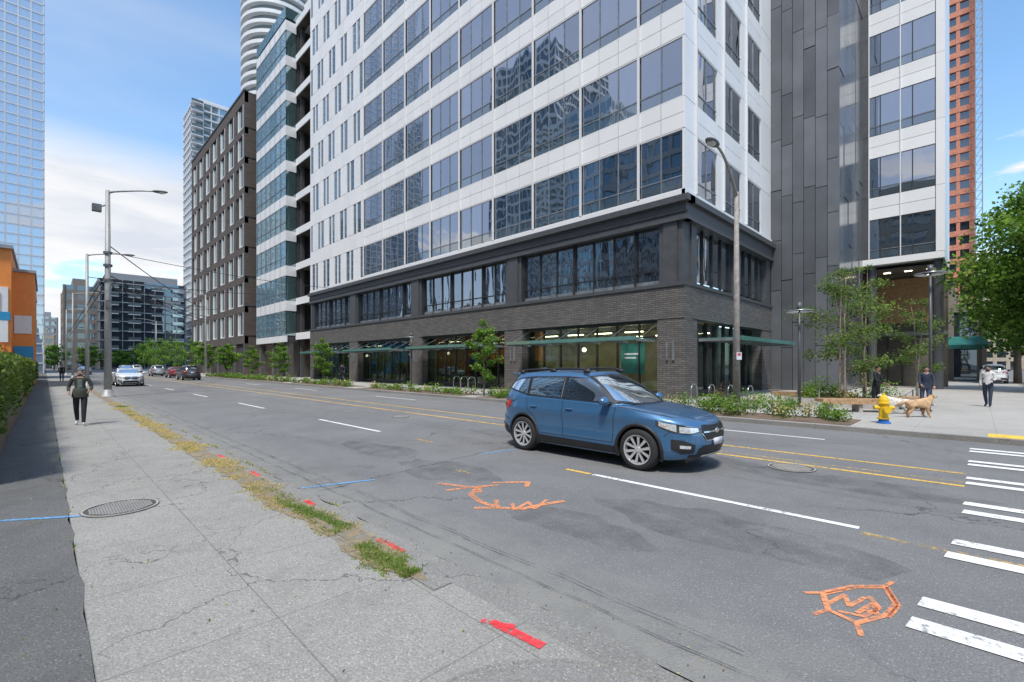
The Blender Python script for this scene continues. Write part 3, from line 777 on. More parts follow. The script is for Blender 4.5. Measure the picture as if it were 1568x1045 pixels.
for _ in range(32000):
    x=-10-64*R()**1.7; 
    if R()<.62: p=(x,-.72+.24*noise.noise(Vector((x*.9,0,0)))+U(-.12,.1),U(.5,2.0))
    else: p=(x,U(-2.3,-.7),1.98+.25*noise.noise(Vector((x*.6,3,0)))+U(-.12,.14))
    g=noise.noise(Vector((x*1.5,p[2]*2,0)))
    leaf(mb,p,U(.06,.13)*(1 if x>-22 else 1.8),LH if R()<.5-g else (LH2 if R()<.7 else L3))
mb.obj('hedge')
mb=MB()
def blade(x,y,z,h,m):
    a=U(0,6.28); w=.006+.005*R(); dx,dy=math.cos(a)*w,math.sin(a)*w; lx,ly=U(-1,1)*h*1.3,U(-1,1)*h*1.3
    mb.face([(x-dx,y-dy,z),(x+dx,y+dy,z),(x+lx,y+ly,z+h)],m)
zb_=SZ+.012
def yc(x): return 2.17+.09*noise.noise(Vector((x*.7,7,0)))
for _ in range(66000):
    x=-3.3-24*R()**1.5
    dn=noise.noise(Vector((x*.8,5,0)))+.7*noise.noise(Vector((x*3,9,0)))
    if dn<-.12 : continue
    wid=(.09+.22*max(0,dn))*min(1,(-3.1-x)/.6+.2)
    y=yc(x)+random.gauss(0,max(.03,wid*.75))
    if noise.noise(Vector((x*5,y*9,2)))<-.22: continue
    g=noise.noise(Vector((x*.9,2,y*2)))
    near=x>-4.3
    m=LG if (g+U(-.2,.2)>.42 or (near and R()<.65)) else LS
    sc=1 if x>-9 else 1.6
    blade(x,y,zb_-.012,U(.008,.028 if m is LS else .042)*sc,m)
for _ in range(3200):
    x=U(-30,2); y=random.choice((2.6,2.6,.2))+random.gauss(0,.02)
    if noise.noise(Vector((x*1.1,y*4,1)))<.22: continue
    blade(x,y,.008 if y>1 else SZ,U(.015,.04),LG if R()<.6 else LS)
mb.obj('grass_verge')
mb=MB(); n=260
for i in range(n):
    e_=[]
    for x in (-3.15-i*.16,-3.15-(i+1)*.16):
        tp_=min(1,(-3.1-x)/.7)
        a=yc(x)-(.17+.10*noise.noise(Vector((x*2.3,1,0)))+.05*noise.noise(Vector((x*9,1,0))))*tp_; b=yc(x)+(.20+.10*noise.noise(Vector((x*2.1,8,0)))+.05*noise.noise(Vector((x*8,4,0))))*tp_
        e_.append((x,a,b))
    (xa,a0,b0),(xb,a1,b1)=e_
    mb.face([(xb,a1,zb_+.002),(xa,a0,zb_+.002),(xa,b0,zb_+.002),(xb,b1,zb_+.002)],'soil')
mb.obj('dry_soil_verge')
mb=MB()
for _ in range(300):
    x,y=U(-14,0),U(-.5,2.1); leaf(mb,(x,y,SZ+.012),U(.010,.03),LS if R()<.7 else L4)
for _ in range(600):
    x,y=U(-14,1),2.55+abs(random.gauss(0,.25)); leaf(mb,(x,y,.01),U(.008,.02),LS if R()<.6 else L5)
mb.obj('fallen_leaves')

# ---------------------------------------------------------------- street furniture
def street_light(loc,h,arm,dirv,mast='pole',r0=.13,flood=False,name='street_light',rise=.5):
    e=empty(name,loc); mb=MB()
    mb.tube([(0,0,0),(0,0,h-rise)],[r0,r0*.55],mast,14)
    mb.lathe([(r0*2,0),(r0*2,.05),(r0*1.5,.08),(r0*1.3,.35),(r0,.4)],mast,seg=16)
    d=Vector(dirv).normalized()
    pts=[Vector((0,0,h-.15-rise))]
    for i in range(1,9):
        t=i/8; pts.append(d*arm*t+Vector((0,0,h-.1-rise+rise*math.sin(t*math.pi/2))))
    mb.tube(pts,[.06-.003*i for i in range(9)],mast,8)
    mb.obj('mast',e,True)
    m2=MB(); p=pts[-1]+d*.35
    rot=Matrix(((d.x,-d.y,0),(d.y,d.x,0),(0,0,1)))
    m2.ell(p,(.40,.16,.08),'lampdk',16,8,rot); m2.ell(p+Vector((0,0,-.05))+d*.08,(.20,.12,.07),'lens',12,8,rot)
    m2.obj('luminaire',e,True)
    if flood:
        m3=MB(); 
        sd=Vector((-.7,-.7,0))
        m3.tube([(0,0,h-1.0),tuple(sd*.45+Vector((0,0,h-1.1)))],.04,mast,6)
        q=sd*.62; m3.box(q.x-.2,q.x+.2,q.y-.2,q.y+.2,h-1.35,h-.98,'lampdk')
        m3.box(.13,.32,-.12,.12,h*.42,h*.42+.45,'lampdk'); m3.box(-.3,-.12,-.12,.12,h*.36,h*.36+.3,'lampdk')
        for zz_ in (.55,.62,.68): m3.tube([(0,0,h*zz_),(0,0,h*zz_+.12)],.2,'lampdk',12)
        m3.obj('floodlight_and_boxes',e)
    return e
street_light((-34,2.45,0),11.6,2.2,(.55,.83,0),flood=True,r0=.18,rise=.2)
street_light((-52,2.45,0),11.2,2.4,(.3,.95,0),rise=.3,r0=.16)
street_light((-80,2.45,0),11,3,(.2,1,0),rise=.3); street_light((-105,2.45,0),11,3,(.2,1,0),rise=.3); street_light((-140,2.45,0),10,3,(.2,1,0),rise=.3)
street_light((-5.75,16.4,Z),8.55,1.65,(0,-1,0),'polec',.12,rise=1.1)
street_light((-78,16.2,Z),12,5,(0,-1,0),'pole',rise=.4,r0=.17); street_light((-120,16.2,Z),11,3,(0,-1,0),'pole',rise=.4)
mb=MB(); mb.box(-.09,.09,-.15,-.14,1.95,2.2,'plate'); mb.box(-.05,.05,-.156,-.15,2.08,2.17,mat('sign_red',(.6,.05,.04),.5)); mb.tube([(0,0,1.98),(0,0,2.0)],.125,'steel',12); mb.tube([(0,0,2.14),(0,0,2.16)],.125,'steel',12)
o=mb.obj('parking_sign'); o.location=(-5.75,16.4,0); o.rotation_euler=(0,0,.9)
def ped_lamp(loc,h):
    e=empty('pedestrian_lamp',loc); mb=MB()
    mb.tube([(0,0,0),(0,0,h)],[.06,.045],'dkmetal',12); mb.lathe([(.11,0),(.11,.04),(.07,.06)],'dkmetal',seg=14)
    mb.lathe([(0,h+.02),(.1,h+.02),(.1,h-.3),(.05,h-.32)],'dkmetal',seg=14)
    mb.lathe([(.36,h-.33),(.52,h-.35),(.54,h-.31),(.36,h-.29),(.36,h-.33)],'steel',seg=28)
    mb.lathe([(.37,h-.335),(.50,h-.357)],'lens',seg=28)
    for k in range(3):
        t=k*2.09; mb.tube([(0,0,h-.3),(.4*math.cos(t),.4*math.sin(t),h-.31)],.015,'dkmetal',6)
    mb.obj('post_and_ring',e,True)
ped_lamp((-5.0,21,Z),4.1); ped_lamp((-1.4,25.5,Z),5.7); ped_lamp((-31,20,Z),4.1)
for k in range(4):
    mb=MB(); pts=[(0,-.3,0),(0,-.3,.6)]+[(0,-.3*math.cos(t),.6+.25*math.sin(t)) for t in [math.pi*i/6 for i in range(1,6)]]+[(0,.3,.6),(0,.3,0)]
    mb.tube(pts,.022,'steel',8); o=mb.obj('bike_rack',smooth=True); o.location=(-8.6+k*.75,19.6,Z); 
for k in range(3):
    mb=MB(); mb.tube(pts,.018,'steel',8); o=mb.obj('bike_rack',smooth=True); o.location=(-25.6+k*.8,20.2,Z)
def bench(loc,L,rz):
    e=empty('wooden_bench',loc,rz); mb=MB()
    for k in range(5): mb.box(-L/2,L/2,-.28+k*.115,-.28+k*.115+.1,.40,.46,'wood')
    mb.box(-L/2,-L/2+.05,-.28,.28,.34,.40,'wood'); mb.box(-L/2+.06,L/2,-.28,-.24,.28,.398,'wood')
    mb.obj('seat',e); m2=MB()
    for x in (-L/2+.3,0,L/2-.3): m2.box(x-.06,x+.06,-.20,.22,0,.40,'concrete')
    m2.obj('leg',e)
    m3=MB(); m3.box(-L/2+.1,-L/2+.14,.2,.24,.46,.7,'steel'); m3.box(L/2-.14,L/2-.1,.2,.24,.46,.7,'steel'); m3.obj('armrest',e)
bench((-3.05,20.4,Z),2.6,math.radians(40)); bench((-5.6,23.6,Z),2.2,math.radians(20)); bench((-2.0,22.9,Z),1.8,math.radians(60))
mb=MB(); mb.box(-5.8,-2.1,21.9,24.5,.1,.42,'concrete'); mb.box(-5.7,-2.2,22.0,24.4,.42,.425,'rust'); mb.obj('planter_wall')
mb=MB(); hy=mat('hydrant_yellow',(.82,.52,.02),.4,var=.08); hb=mat('hydrant_blue',(.02,.14,.46),.5)
mb.lathe([(0,0),(.17,0),(.17,.04),(.125,.05),(.12,.12)],hb,seg=20)
mb.lathe([(.12,.12),(.15,.13),(.15,.17),(.115,.18),(.11,.55),(.15,.56),(.15,.60),(.125,.61),(.12,.68),(.09,.76),(.04,.80),(.035,.86),(0,.86)],hy,seg=20)
mb.tube([(-.22,0,.45),(.22,0,.45)],.055,hy,12); mb.tube([(-.24,0,.45),(-.20,0,.45)],.07,hy,6); mb.tube([(.20,0,.45),(.24,0,.45)],.07,hy,6)
mb.tube([(0,-.22,.40),(0,0,.40)],.08,hy,12); mb.tube([(0,-.25,.40),(0,-.20,.40)],.095,hy,8)
o=mb.obj('fire_hydrant'); o.location=(-1.92,16.9,Z); o.rotation_euler=(0,0,math.radians(30))
def wire(a,b,sag,r=.012,name='overhead_wire'):
    mb=MB(); a=Vector(a);b=Vector(b)
    mb.tube([a.lerp(b,i/16)-Vector((0,0,4*sag*(i/16)*(1-i/16))) for i in range(17)],r,'blackp',5); mb.obj(name)
for z,zb in ((8.4,9.6),(6.75,8.6),(6.5,8.2),(6.2,7.8)): wire((-34,2.45,z),(-78,16.2,zb),.35,.03)
wire((-34,2.45,8.0),(-42,21.3,8.9),.35,.018); wire((-34,2.45,7),(-160,2.4,7.5),.8,.03); wire((-34,2.45,6.4),(-160,2.4,6.9),.8,.03)
wire((-52,2.45,9),(-66,21,11),.3,.03); wire((-52,2.45,8),(-78,16.2,10),.3,.03); wire((-80,2.45,9),(-90,20.4,11),.3,.035)

# ---------------------------------------------------------------- cars
def herm(tab):
    xs=[t[0] for t in tab]; ys=[t[1] for t in tab]; n=len(xs)
    ms=[]
    for i in range(n):
        if i==0: ms.append((ys[1]-ys[0])/(xs[1]-xs[0]))
        elif i==n-1: ms.append((ys[-1]-ys[-2])/(xs[-1]-xs[-2]))
        else:
            a=(ys[i]-ys[i-1])/(xs[i]-xs[i-1]); b=(ys[i+1]-ys[i])/(xs[i+1]-xs[i])
            ms.append(0 if a*b<=0 else 2*a*b/(a+b))
    def f(x):
        if x<=xs[0]: return ys[0]
        if x>=xs[-1]: return ys[-1]
        for i in range(n-1):
            if x<=xs[i+1]: break
        h=xs[i+1]-xs[i]; t=(x-xs[i])/h
        return (2*t**3-3*t*t+1)*ys[i]+(t**3-2*t*t+t)*h*ms[i]+(-2*t**3+3*t*t)*ys[i+1]+(t**3-t*t)*h*ms[i+1]
    return f
def shell(xf,xr,hw,zb,zt,N,m_,levels,deck,nx=54,ny=16,uc=.93):
    def par(z): 
        a,b=xf(z),xr(z); return (a+b)/2,(a-b)/2
    def sy(x,z):
        c,a=par(z); u=min(1,abs(x-c)/a); return hw(z)*max(0,1-u**N)**(1/m_)
    def fx(y,z):
        c,a=par(z); v=min(1,abs(y)/hw(z)); return c+a*max(0,1-v**m_)**(1/N)
    def rx(y,z):
        c,a=par(z); v=min(1,abs(y)/hw(z)); return c-a*max(0,1-v**m_)**(1/N)
    vc=(1-uc**N)**(1/m_)
    ring=[('s',-uc+2*uc*i/nx,-1) for i in range(nx)]+[('f',-vc+2*vc*i/ny,1) for i in range(ny)]+[('s',uc-2*uc*i/nx,1) for i in range(nx)]+[('r',vc-2*vc*i/ny,1) for i in range(ny)]
    V=[];F=[]; n=len(ring)
    def pt(rp,s):
        c0,a0=par(zb(0)+.4*(zt(0)-zb(0)))
        if rp[0]=='s': x0=c0+a0*rp[1]
        elif rp[0]=='f': x0=c0+a0*(1-abs(rp[1])**m_)**(1/N)
        else: x0=c0-a0*(1-abs(rp[1])**m_)**(1/N)
        z=zb(x0)+s*(zt(x0)-zb(x0))
        c,a=par(z)
        if rp[0]=='s': return (c+a*rp[1],rp[2]*hw(z)*(1-abs(rp[1])**N)**(1/m_),z)
        sg=1 if rp[0]=='f' else -1
        return (c+sg*a*(1-abs(rp[1])**m_)**(1/N),hw(z)*rp[1],z)
    rows=[]
    for s in levels: rows.append([pt(r,s) for r in ring])
    for (k,dz,kx) in deck:
        base=rows[len(levels)-1]; rows.append([(x*(kx) + 0,y*k,z+dz) for x,y,z in base])
    rows=[[(x,0.0,z) for x,y,z in rows[0]]]+rows
    for r in rows: V+=r
    for i in range(len(rows)-1):
        for j in range(n):
            j2=(j+1)%n; F.append((i*n+j,i*n+j2,(i+1)*n+j2,(i+1)*n+j))
    bm=bmesh.new(); vs=[bm.verts.new(v) for v in V]
    for f in F: 
        try: bm.faces.new([vs[i] for i in f])
        except Exception: pass
    bmesh.ops.remove_doubles(bm,verts=bm.verts,dist=.0012)
    bmesh.ops.dissolve_degenerate(bm,edges=bm.edges,dist=.0005)
    bmesh.ops.recalc_face_normals(bm,faces=bm.faces)
    return bm,sy,fx,rx
def lin(tab,x):
    if x<=tab[0][0]: return tab[0][1]
    for i in range(len(tab)-1):
        if x<=tab[i+1][0]:
            t=(x-tab[i][0])/(tab[i+1][0]-tab[i][0]); return tab[i][1]+(tab[i+1][1]-tab[i][1])*t
    return tab[-1][1]
def patch(mb,fn,lo,up,m,nu=24,nv=6):
    a=max(lo[0][0],up[0][0]); b=min(lo[-1][0],up[-1][0])
    us=sorted(set([a+(b-a)*i/nu for i in range(nu+1)]+[p[0] for p in lo+up if a<=p[0]<=b]))
    base=len(mb.v); k=mb.mi(m)
    for u in us:
        l,h=lin(lo,u),lin(up,u)
        for j in range(nv+1): mb.v.append(tuple(fn(u,l+(h-l)*j/nv)))
    for i in range(len(us)-1):
        for j in range(nv):
            q=base+i*(nv+1)+j; mb.f.append((q,q+1,q+nv+2,q+nv+1)); mb.m.append(k)
def car(name,loc,rz,paint,kind='suv'):
    e=empty(name,loc,rz)
    sed=kind=='sedan'
    xf=herm([(.2,2.17),(.32,2.25),(.5,2.31),(.62,2.31),(.72,2.29),(.80,2.25),(.87,2.17),(.94,2.04),(1.02,1.90),(1.12,1.80)])
    xr=herm([(.2,-2.16),(.38,-2.28),(.52,-2.32),(.66,-2.31),(.72,-2.27),(.9,-2.25),(1.0,-2.23),(1.16,-2.19)])
    hw=herm([(.2,.84),(.3,.878),(.42,.893),(.55,.884),(.68,.880),(.80,.893),(.87,.908),(.905,.902),(1.0,.878),(1.08,.860),(1.17,.84)])
    zb=herm([(-2.3,.38),(-1.9,.26),(-1,.22),(1,.21),(1.8,.22),(2.3,.28)])
    zt=herm([(-2.3,1.09),(-2.0,1.13),(-1.0,1.125),(0,1.10),(.75,1.08),(1.1,1.055),(1.6,1.00),(1.95,.935),(2.12,.885),(2.25,.83),(2.32,.78)])
    lev=[0,.04,.1,.17,.24,.31,.38,.45,.52,.59,.65,.70,.74,.78,.82,.86,.9,.93,.955,.975,.99,1.0]
    deck=[(.985,.010,1),(.95,.022,.998),(.86,.038,.995),(.80,.046,.992),(.76,.045,.991),(.5,.056,.986),(.25,.062,.983),(0,.064,.982)]
    bm,sy,fx,rx=shell(xf,xr,hw,zb,zt,7,2.7,lev,deck)
    me=bpy.data.meshes.new('body'); bm.to_mesh(me); bm.free()
    for p in me.polygons: p.use_smooth=True
    me.materials.append(paint); me.materials.append(M['blackp'])
    body=bpy.data.objects.new('body',me); scene.collection.objects.link(body); 
    wx=(1.33,-1.34); wz=.352; RA=.400
    c=MB()
    for x in wx:
        for sgn in (1,-1):
            seg=40; b=len(c.v)
            for yy in (.52,1.2):
                for j in range(seg):
                    t=2*math.pi*j/seg; c.v.append((x+RA*math.cos(t),sgn*yy,wz+RA*math.sin(t)))
            for j in range(seg):
                j2=(j+1)%seg; c.f.append((b+j,b+j2,b+seg+j2,b+seg+j)); c.m.append(0)
            c.f.append(tuple(b+j for j in range(seg))); c.m.append(0); c.f.append(tuple(b+seg+j for j in range(seg))); c.m.append(0)
    c.mats=[M['blackp']]
    co=c.obj('cut')
    b2=bmesh.new(); b2.from_mesh(co.data); bmesh.ops.recalc_face_normals(b2,faces=b2.faces); b2.to_mesh(co.data); b2.free()
    md=body.modifiers.new('b','BOOLEAN'); md.object=co; md.operation='DIFFERENCE'; md.solver='EXACT'
    try: md.material_mode='TRANSFER'
    except Exception: pass
    bpy.context.view_layer.update()
    dg=bpy.context.evaluated_depsgraph_get(); nm=bpy.data.meshes.new_from_object(body.evaluated_get(dg))
    body.modifiers.clear()
    if len(nm.polygons)>500: body.data=nm
    bpy.data.objects.remove(co)
    body.parent=e
    if not sed:
        gxf=herm([(1.0,1.24),(1.1,1.11),(1.2,.96),(1.35,.72),(1.5,.44),(1.6,.22),(1.65,.08)])
        gxr=herm([(1.0,-2.18),(1.15,-2.15),(1.3,-2.07),(1.45,-1.96),(1.58,-1.83),(1.65,-1.76)])
        ghw=herm([(1.0,.865),(1.1,.850),(1.2,.812),(1.35,.762),(1.48,.712),(1.56,.676),(1.61,.642),(1.65,.60)])
        gzt=herm([(-2,1.555),(-1.6,1.59),(-.8,1.625),(-.2,1.635),(.2,1.615),(.5,1.60)])
        gzb=lambda x:1.0
    else:
        gxf=herm([(.95,1.16),(1.05,1.0),(1.2,.70),(1.32,.42),(1.42,.15)])
        gxr=herm([(.95,-1.95),(1.1,-1.75),(1.25,-1.45),(1.42,-1.05)])
        ghw=herm([(.95,.85),(1.08,.83),(1.2,.77),(1.32,.70),(1.42,.62)])
        gzt=herm([(-1.6,1.385),(-.4,1.41),(.5,1.39)]); gzb=lambda x:.95
    gdeck=[(.97,.012,1),(.90,.026,.995),(.7,.042,.985),(.4,.052,.97),(0,.056,.96)]
    bm,gy,gfx,grx=shell(gxf,gxr,ghw,gzb,gzt,7,3.2,[i/12 for i in range(13)],gdeck,nx=40,ny=14)
    me=bpy.data.meshes.new('cabin'); bm.to_mesh(me); bm.free(); me.materials.append(paint)
    for p in me.polygons: p.use_smooth=True
    g=bpy.data.objects.new('cabin_and_roof',me); scene.collection.objects.link(g); g.parent=e
    mb=MB()
    for s in (1,-1):
        f=lambda o: (lambda x,z: (x,s*(gy(x,z)+o),z))
        if not sed:
            patch(mb,f(.004),[(-1.93,1.28),(-1.3,1.165),(.92,1.10)],[(-1.93,1.30),(-1.80,1.43),(-1.58,1.505),(-1.2,1.545),(-.3,1.562),(.2,1.54),(.46,1.43),(.92,1.11)],'blackp',40)
            patch(mb,f(.010),[(-.26,1.145),(.80,1.118)],[(-.26,1.532),(.16,1.52),(.40,1.42),(.80,1.13)],'carglass')
            patch(mb,f(.010),[(-1.2,1.185),(-.34,1.145)],[(-1.2,1.508),(-1.0,1.527),(-.34,1.532)],'carglass')
            patch(mb,f(.010),[(-1.83,1.295),(-1.28,1.19)],[(-1.83,1.31),(-1.73,1.42),(-1.55,1.48),(-1.28,1.505)],'carglass')
            patch(mb,f(.014),[(-1.28,1.155),(.90,1.098)],[(-1.28,1.168),(.90,1.110)],'blackp',30,1)
            patch(mb,f(.012),[(-.335,1.15),(-.265,1.15)],[(-.335,1.55),(-.265,1.55)],'blackp',2,6)
        else:
            patch(mb,f(.006),[(-1.35,1.10),(.80,1.07)],[(-1.35,1.11),(-1.0,1.33),(.1,1.34),(.80,1.08)],'carglass',30)
            patch(mb,f(.010),[(-.35,1.08),(-.28,1.08)],[(-.35,1.335),(-.28,1.335)],'blackp',2)
    if not sed:
        fw=lambda y,z:(gfx(y,z)+.012,y,z+.008)
        patch(mb,fw,[(-.78,1.12),(-.5,1.07),(0,1.05),(.5,1.07),(.78,1.12)],[(-.78,1.14),(-.60,1.57),(0,1.60),(.60,1.57),(.78,1.14)],'blackp',30,12)
        fw=lambda y,z:(gfx(y,z)+.017,y,z+.012)
        patch(mb,fw,[(-.74,1.14),(-.5,1.10),(0,1.08),(.5,1.10),(.74,1.14)],[(-.74,1.16),(-.575,1.545),(0,1.575),(.575,1.545),(.74,1.16)],'carglass',30,12)
        fr=lambda y,z:(grx(y,z)-.012,y,z+.003)
        patch(mb,fr,[(-.66,1.20),(.66,1.20)],[(-.66,1.25),(-.58,1.50),(.58,1.50),(.66,1.25)],'carglass',24,8)
        mb.box(-1.99,-1.72,-.53,.53,1.57,1.605,paint)
    else:
        fw=lambda y,z:(gfx(y,z)+.014,y,z+.01)
        patch(mb,fw,[(-.74,1.04),(.74,1.04)],[(-.74,1.06),(-.55,1.37),(.55,1.37),(.74,1.06)],'carglass',24,10)
        fr=lambda y,z:(grx(y,z)-.014,y,z+.01)
        patch(mb,fr,[(-.7,1.1),(.7,1.1)],[(-.7,1.12),(-.52,1.35),(.52,1.35),(.7,1.12)],'carglass',24,8)
    mb.obj('windows',e,True)
    mb=MB()
    for s in (1,-1):
        f=lambda o:(lambda x,z:(x,s*(sy(x,z)+o),z))
        patch(mb,f(.014),[(-.93,.235),(.92,.235)],[(-.93,.39),(.92,.36)],'blackp',24,3)
        for x in wx:
            base=len(mb.v);k=mb.mi('blackp');n=36
            prof=[(RA-.01,-.03),(RA-.008,.015),(RA+.02,.022),(RA+.040,.014),(RA+.044,.0)]
            for i in range(n+1):
                t=math.radians(-22+224*i/n)
                for rr,o in prof:
                    xx=x+rr*math.cos(t); zz=wz+rr*math.sin(t)
                    mb.v.append((xx,s*(sy(xx,max(.22,zz))+o),zz))
            q=len(prof)
            for i in range(n):
                for j in range(q-1):
                    w=base+i*q+j; mb.f.append((w,w+1,w+q+1,w+q)); mb.m.append(k)
        def vline(pts,w=.010):
            for (x0,z0),(x1,z1) in zip(pts,pts[1:]):
                n=6
                for i in range(n):
                    a=(x0+(x1-x0)*i/n,z0+(z1-z0)*i/n); b=(x0+(x1-x0)*(i+1)/n,z0+(z1-z0)*(i+1)/n)
                    dx,dz=b[0]-a[0],b[1]-a[1]; L=math.hypot(dx,dz); nx_,nz_=-dz/L*w/2,dx/L*w/2
                    mb.face([f(.003)(a[0]-nx_,a[1]-nz_),f(.003)(b[0]-nx_,b[1]-nz_),f(.003)(b[0]+nx_,b[1]+nz_),f(.003)(a[0]+nx_,a[1]+nz_)],'blackp')
        vline([(.90,1.06),(.86,.8),(.84,.42)]); vline([(-.29,1.10),(-.30,.8),(-.27,.41)]); vline([(-1.26,1.10),(-1.22,.92),(-1.0,.68),(-.93,.42)])
        vline([(.84,.42),(-.93,.43)],.008)
        vline([(1.95,.90),(1.75,.955),(1.2,1.03),(.92,1.055)],.009)
        vline([(1.78,.62),(1.86,.70)],.008); vline([(-1.78,.62),(-2.0,.66),(-2.2,.72)],.009)
        for hx in (-.12,-1.03):
            y=sy(hx,.945); mb.ell((hx,s*(y+.018),.945),(.095,.018,.018),paint,10,6); mb.ell((hx+.02,s*(y+.001),.94),(.06,.006,.03),'blackp',10,6)
    mb.obj('cladding_and_door_trim',e,True)
    mb=MB()
    def cp(x0,y0,sgx,s,o):
        def f(ph,z):
            d=(math.cos(math.radians(ph))*sgx,math.sin(math.radians(ph)))
            lo,hi=0,2.0
            for _ in range(26):
                mid=(lo+hi)/2; X=x0+d[0]*mid; Y=y0+d[1]*mid
                c=(xf(z)+xr(z))/2;a=(xf(z)-xr(z))/2
                ins=(abs((X-c)/a)**7+abs(Y/hw(z))**2.7)<1
                if ins: lo=mid
                else: hi=mid
            r=lo+o; return (x0+d[0]*r,s*(y0+d[1]*r),z)
        return f
    for s in (1,-1):
        f=cp(1.5,.40,1,s,.006); f2=cp(1.5,.40,1,s,.010); f3=cp(1.5,.40,1,s,.013)
        patch(mb,f,[(3,.70),(20,.665),(45,.69),(72,.79)],[(3,.785),(20,.80),(45,.835),(72,.875)],'lightdk',30,6)
        patch(mb,f2,[(8,.71),(20,.68),(34,.69)],[(8,.765),(20,.775),(34,.79)],'lightlens',20,5)
        patch(mb,f2,[(38,.70),(66,.79)],[(38,.815),(66,.855)],'lightlens',16,5)
        patch(mb,f3,[(4,.77),(25,.795),(68,.865)],[(4,.777),(25,.803),(68,.870)],'chrome',20,1)
        patch(mb,f3,[(52,.77),(62,.80)],[(52,.78),(62,.81)],'amber',4,1)
        patch(mb,f,[(14,.36),(30,.34),(46,.42)],[(14,.50),(30,.57),(46,.58)],'blackp',20,6)
        patch(mb,f2,[(20,.43),(34,.44)],[(20,.48),(34,.49)],'lightlens',8,3)
        g=cp(-1.6,.42,-1,s,.008)
        patch(mb,g,[(10,.94),(40,.91),(50,.84),(72,.90)],[(10,1.05),(40,1.07),(60,1.08),(72,1.03)],'redlens',24,6)
        g2=cp(-1.6,.42,-1,s,.012); patch(mb,g2,[(22,.97),(50,.97)],[(22,1.01),(50,1.01)],'lightlens',10,2)
        patch(mb,cp(-1.6,.42,-1,s,.006),[(0,.36),(62,.30)],[(0,.52),(40,.52),(62,.46)],'blackp',20,5)
        patch(mb,g2,[(30,.46),(48,.46)],[(30,.50),(48,.50)],'redlens',6,1)
    ff=lambda o:(lambda y,z:(fx(y,z)+o,y,z))
    patch(mb,ff(.006),[(-.46,.68),(-.36,.56),(.36,.56),(.46,.68)],[(-.46,.70),(-.39,.81),(.39,.81),(.46,.70)],'blackp',24,8)
    for z in (.60,.64,.74,.775): patch(mb,ff(.012),[(-.37,z),(.37,z)],[(-.37,z+.008),(.37,z+.008)],'rimdk',16,1)
    patch(mb,ff(.022),[(-.42,.685),(.42,.685)],[(-.42,.708),(.42,.708)],'chrome',16,1)
    mb.ell((fx(0,.70)+.02,0,.70),(.014,.085,.045),'chrome',14,8)
    patch(mb,ff(.014),[(-.46,.68),(-.36,.555),(.36,.555),(.46,.68)],[(-.46,.695),(-.36,.568),(.36,.568),(.46,.695)],'chrome',20,1)
    patch(mb,ff(.006),[(-.50,.33),(.50,.33)],[(-.50,.43),(-.42,.48),(.42,.48),(.50,.43)],'blackp',20,4)
    patch(mb,ff(.010),[(-.62,.275),(.62,.275)],[(-.62,.33),(.62,.33)],'blackp',20,3)
    patch(mb,ff(.014),[(-.40,.285),(.40,.285)],[(-.40,.315),(.40,.315)],'alloy',12,2)
    mb.box(fx(0,.52)+.01,fx(0,.52)+.03,-.16,.16,.47,.58,'plate')
    mb.box(rx(0,.85)-.03,rx(0,.85)-.006,-.16,.16,.80,.92,'plate')
    patch(mb,lambda y,z:(rx(y,z)-.01,y,z),[(-.3,.96),(.3,.96)],[(-.3,.99),(.3,.99)],'chrome',8,1)
    mb.obj('lights_and_grille',e,True)
    mb=MB()
    zm=1.14 if not sed else 1.08
    for s in (1,-1):
        mb.ell((.74,s*.99,zm),(.08,.12,.08),paint,16,10); mb.ell((.70,s*.99,zm),(.05,.105,.068),'blackp',14,8)
        mb.tube([(.78,s*.83,zm-.05),(.75,s*.94,zm-.05)],.028,'blackp',8)
        if not sed:
            pts=[]
            for i in range(13):
                x=.14-1.82*i/12; zz=gzt(x)+.075+ (0 if 0<i<12 else -.05); pts.append((x,s*(.595),zz))
            mb.tube(pts,[.022]*13,'blackp',8)
            for x in (.08,-.75,-1.62): mb.box(x-.06,x+.06,s*.595-.022,s*.595+.022,gzt(x)-.0,gzt(x)+.075,'blackp')
    if not sed:
        mb.tube([(1.02,-.1,1.125),(.76,-.60,1.22)],.009,'blackp',6); mb.tube([(1.02,.45,1.125),(.90,-.12,1.27)],.009,'blackp',6)
        mb.ell((-1.5,0,1.69),(.09,.03,.035),paint,10,6)
    mb.obj('mirrors_and_roof_rails',e,True)
    for x in wx:
        for s in (1,-1):
            w=MB()
            prof=[(.225,-.11),(.245,-.115),(.30,-.118),(.335,-.10),(.352,-.075),(.354,0),(.352,.075),(.335,.10),(.30,.118),(.252,.115),(.234,.108),(.228,.085),(.215,.05),(.21,-.05)]
            ms=['rubber']*9+['alloy','alloy','alloy','rimdk']
            w.lathe(prof,'rubber',(0,0,0),'y',48,ms)
            w.lathe([(.216,.02),(.0,.02)],'rimdk',(0,0,0),'y',32)
            w.lathe([(.0,.092),(.03,.092),(.05,.085),(.066,.06),(.066,.02)],'alloy',(0,0,0),'y',24)
            for k in range(5):
                for dd in (-.16,.16):
                    t=k*2*math.pi/5+dd; t2=k*2*math.pi/5+dd*2.0
                    ca,sa=math.cos(t),math.sin(t); cb,sb=math.cos(t2),math.sin(t2)
                    n1=(-sa,ca);n2=(-sb,cb)
                    a,b,w1,w2=.045,.226,.017,.026
                    A=[(ca*a-n1[0]*w1,.080,sa*a-n1[1]*w1),(ca*a+n1[0]*w1,.080,sa*a+n1[1]*w1),(cb*b+n2[0]*w2,.100,sb*b+n2[1]*w2),(cb*b-n2[0]*w2,.100,sb*b-n2[1]*w2)]
                    B=[(p[0],p[1]-.035,p[2]) for p in A]
                    w.face(A,'alloy')
                    for i in range(4): w.face([A[i],A[(i+1)%4],B[(i+1)%4],B[i]],'rimdk')
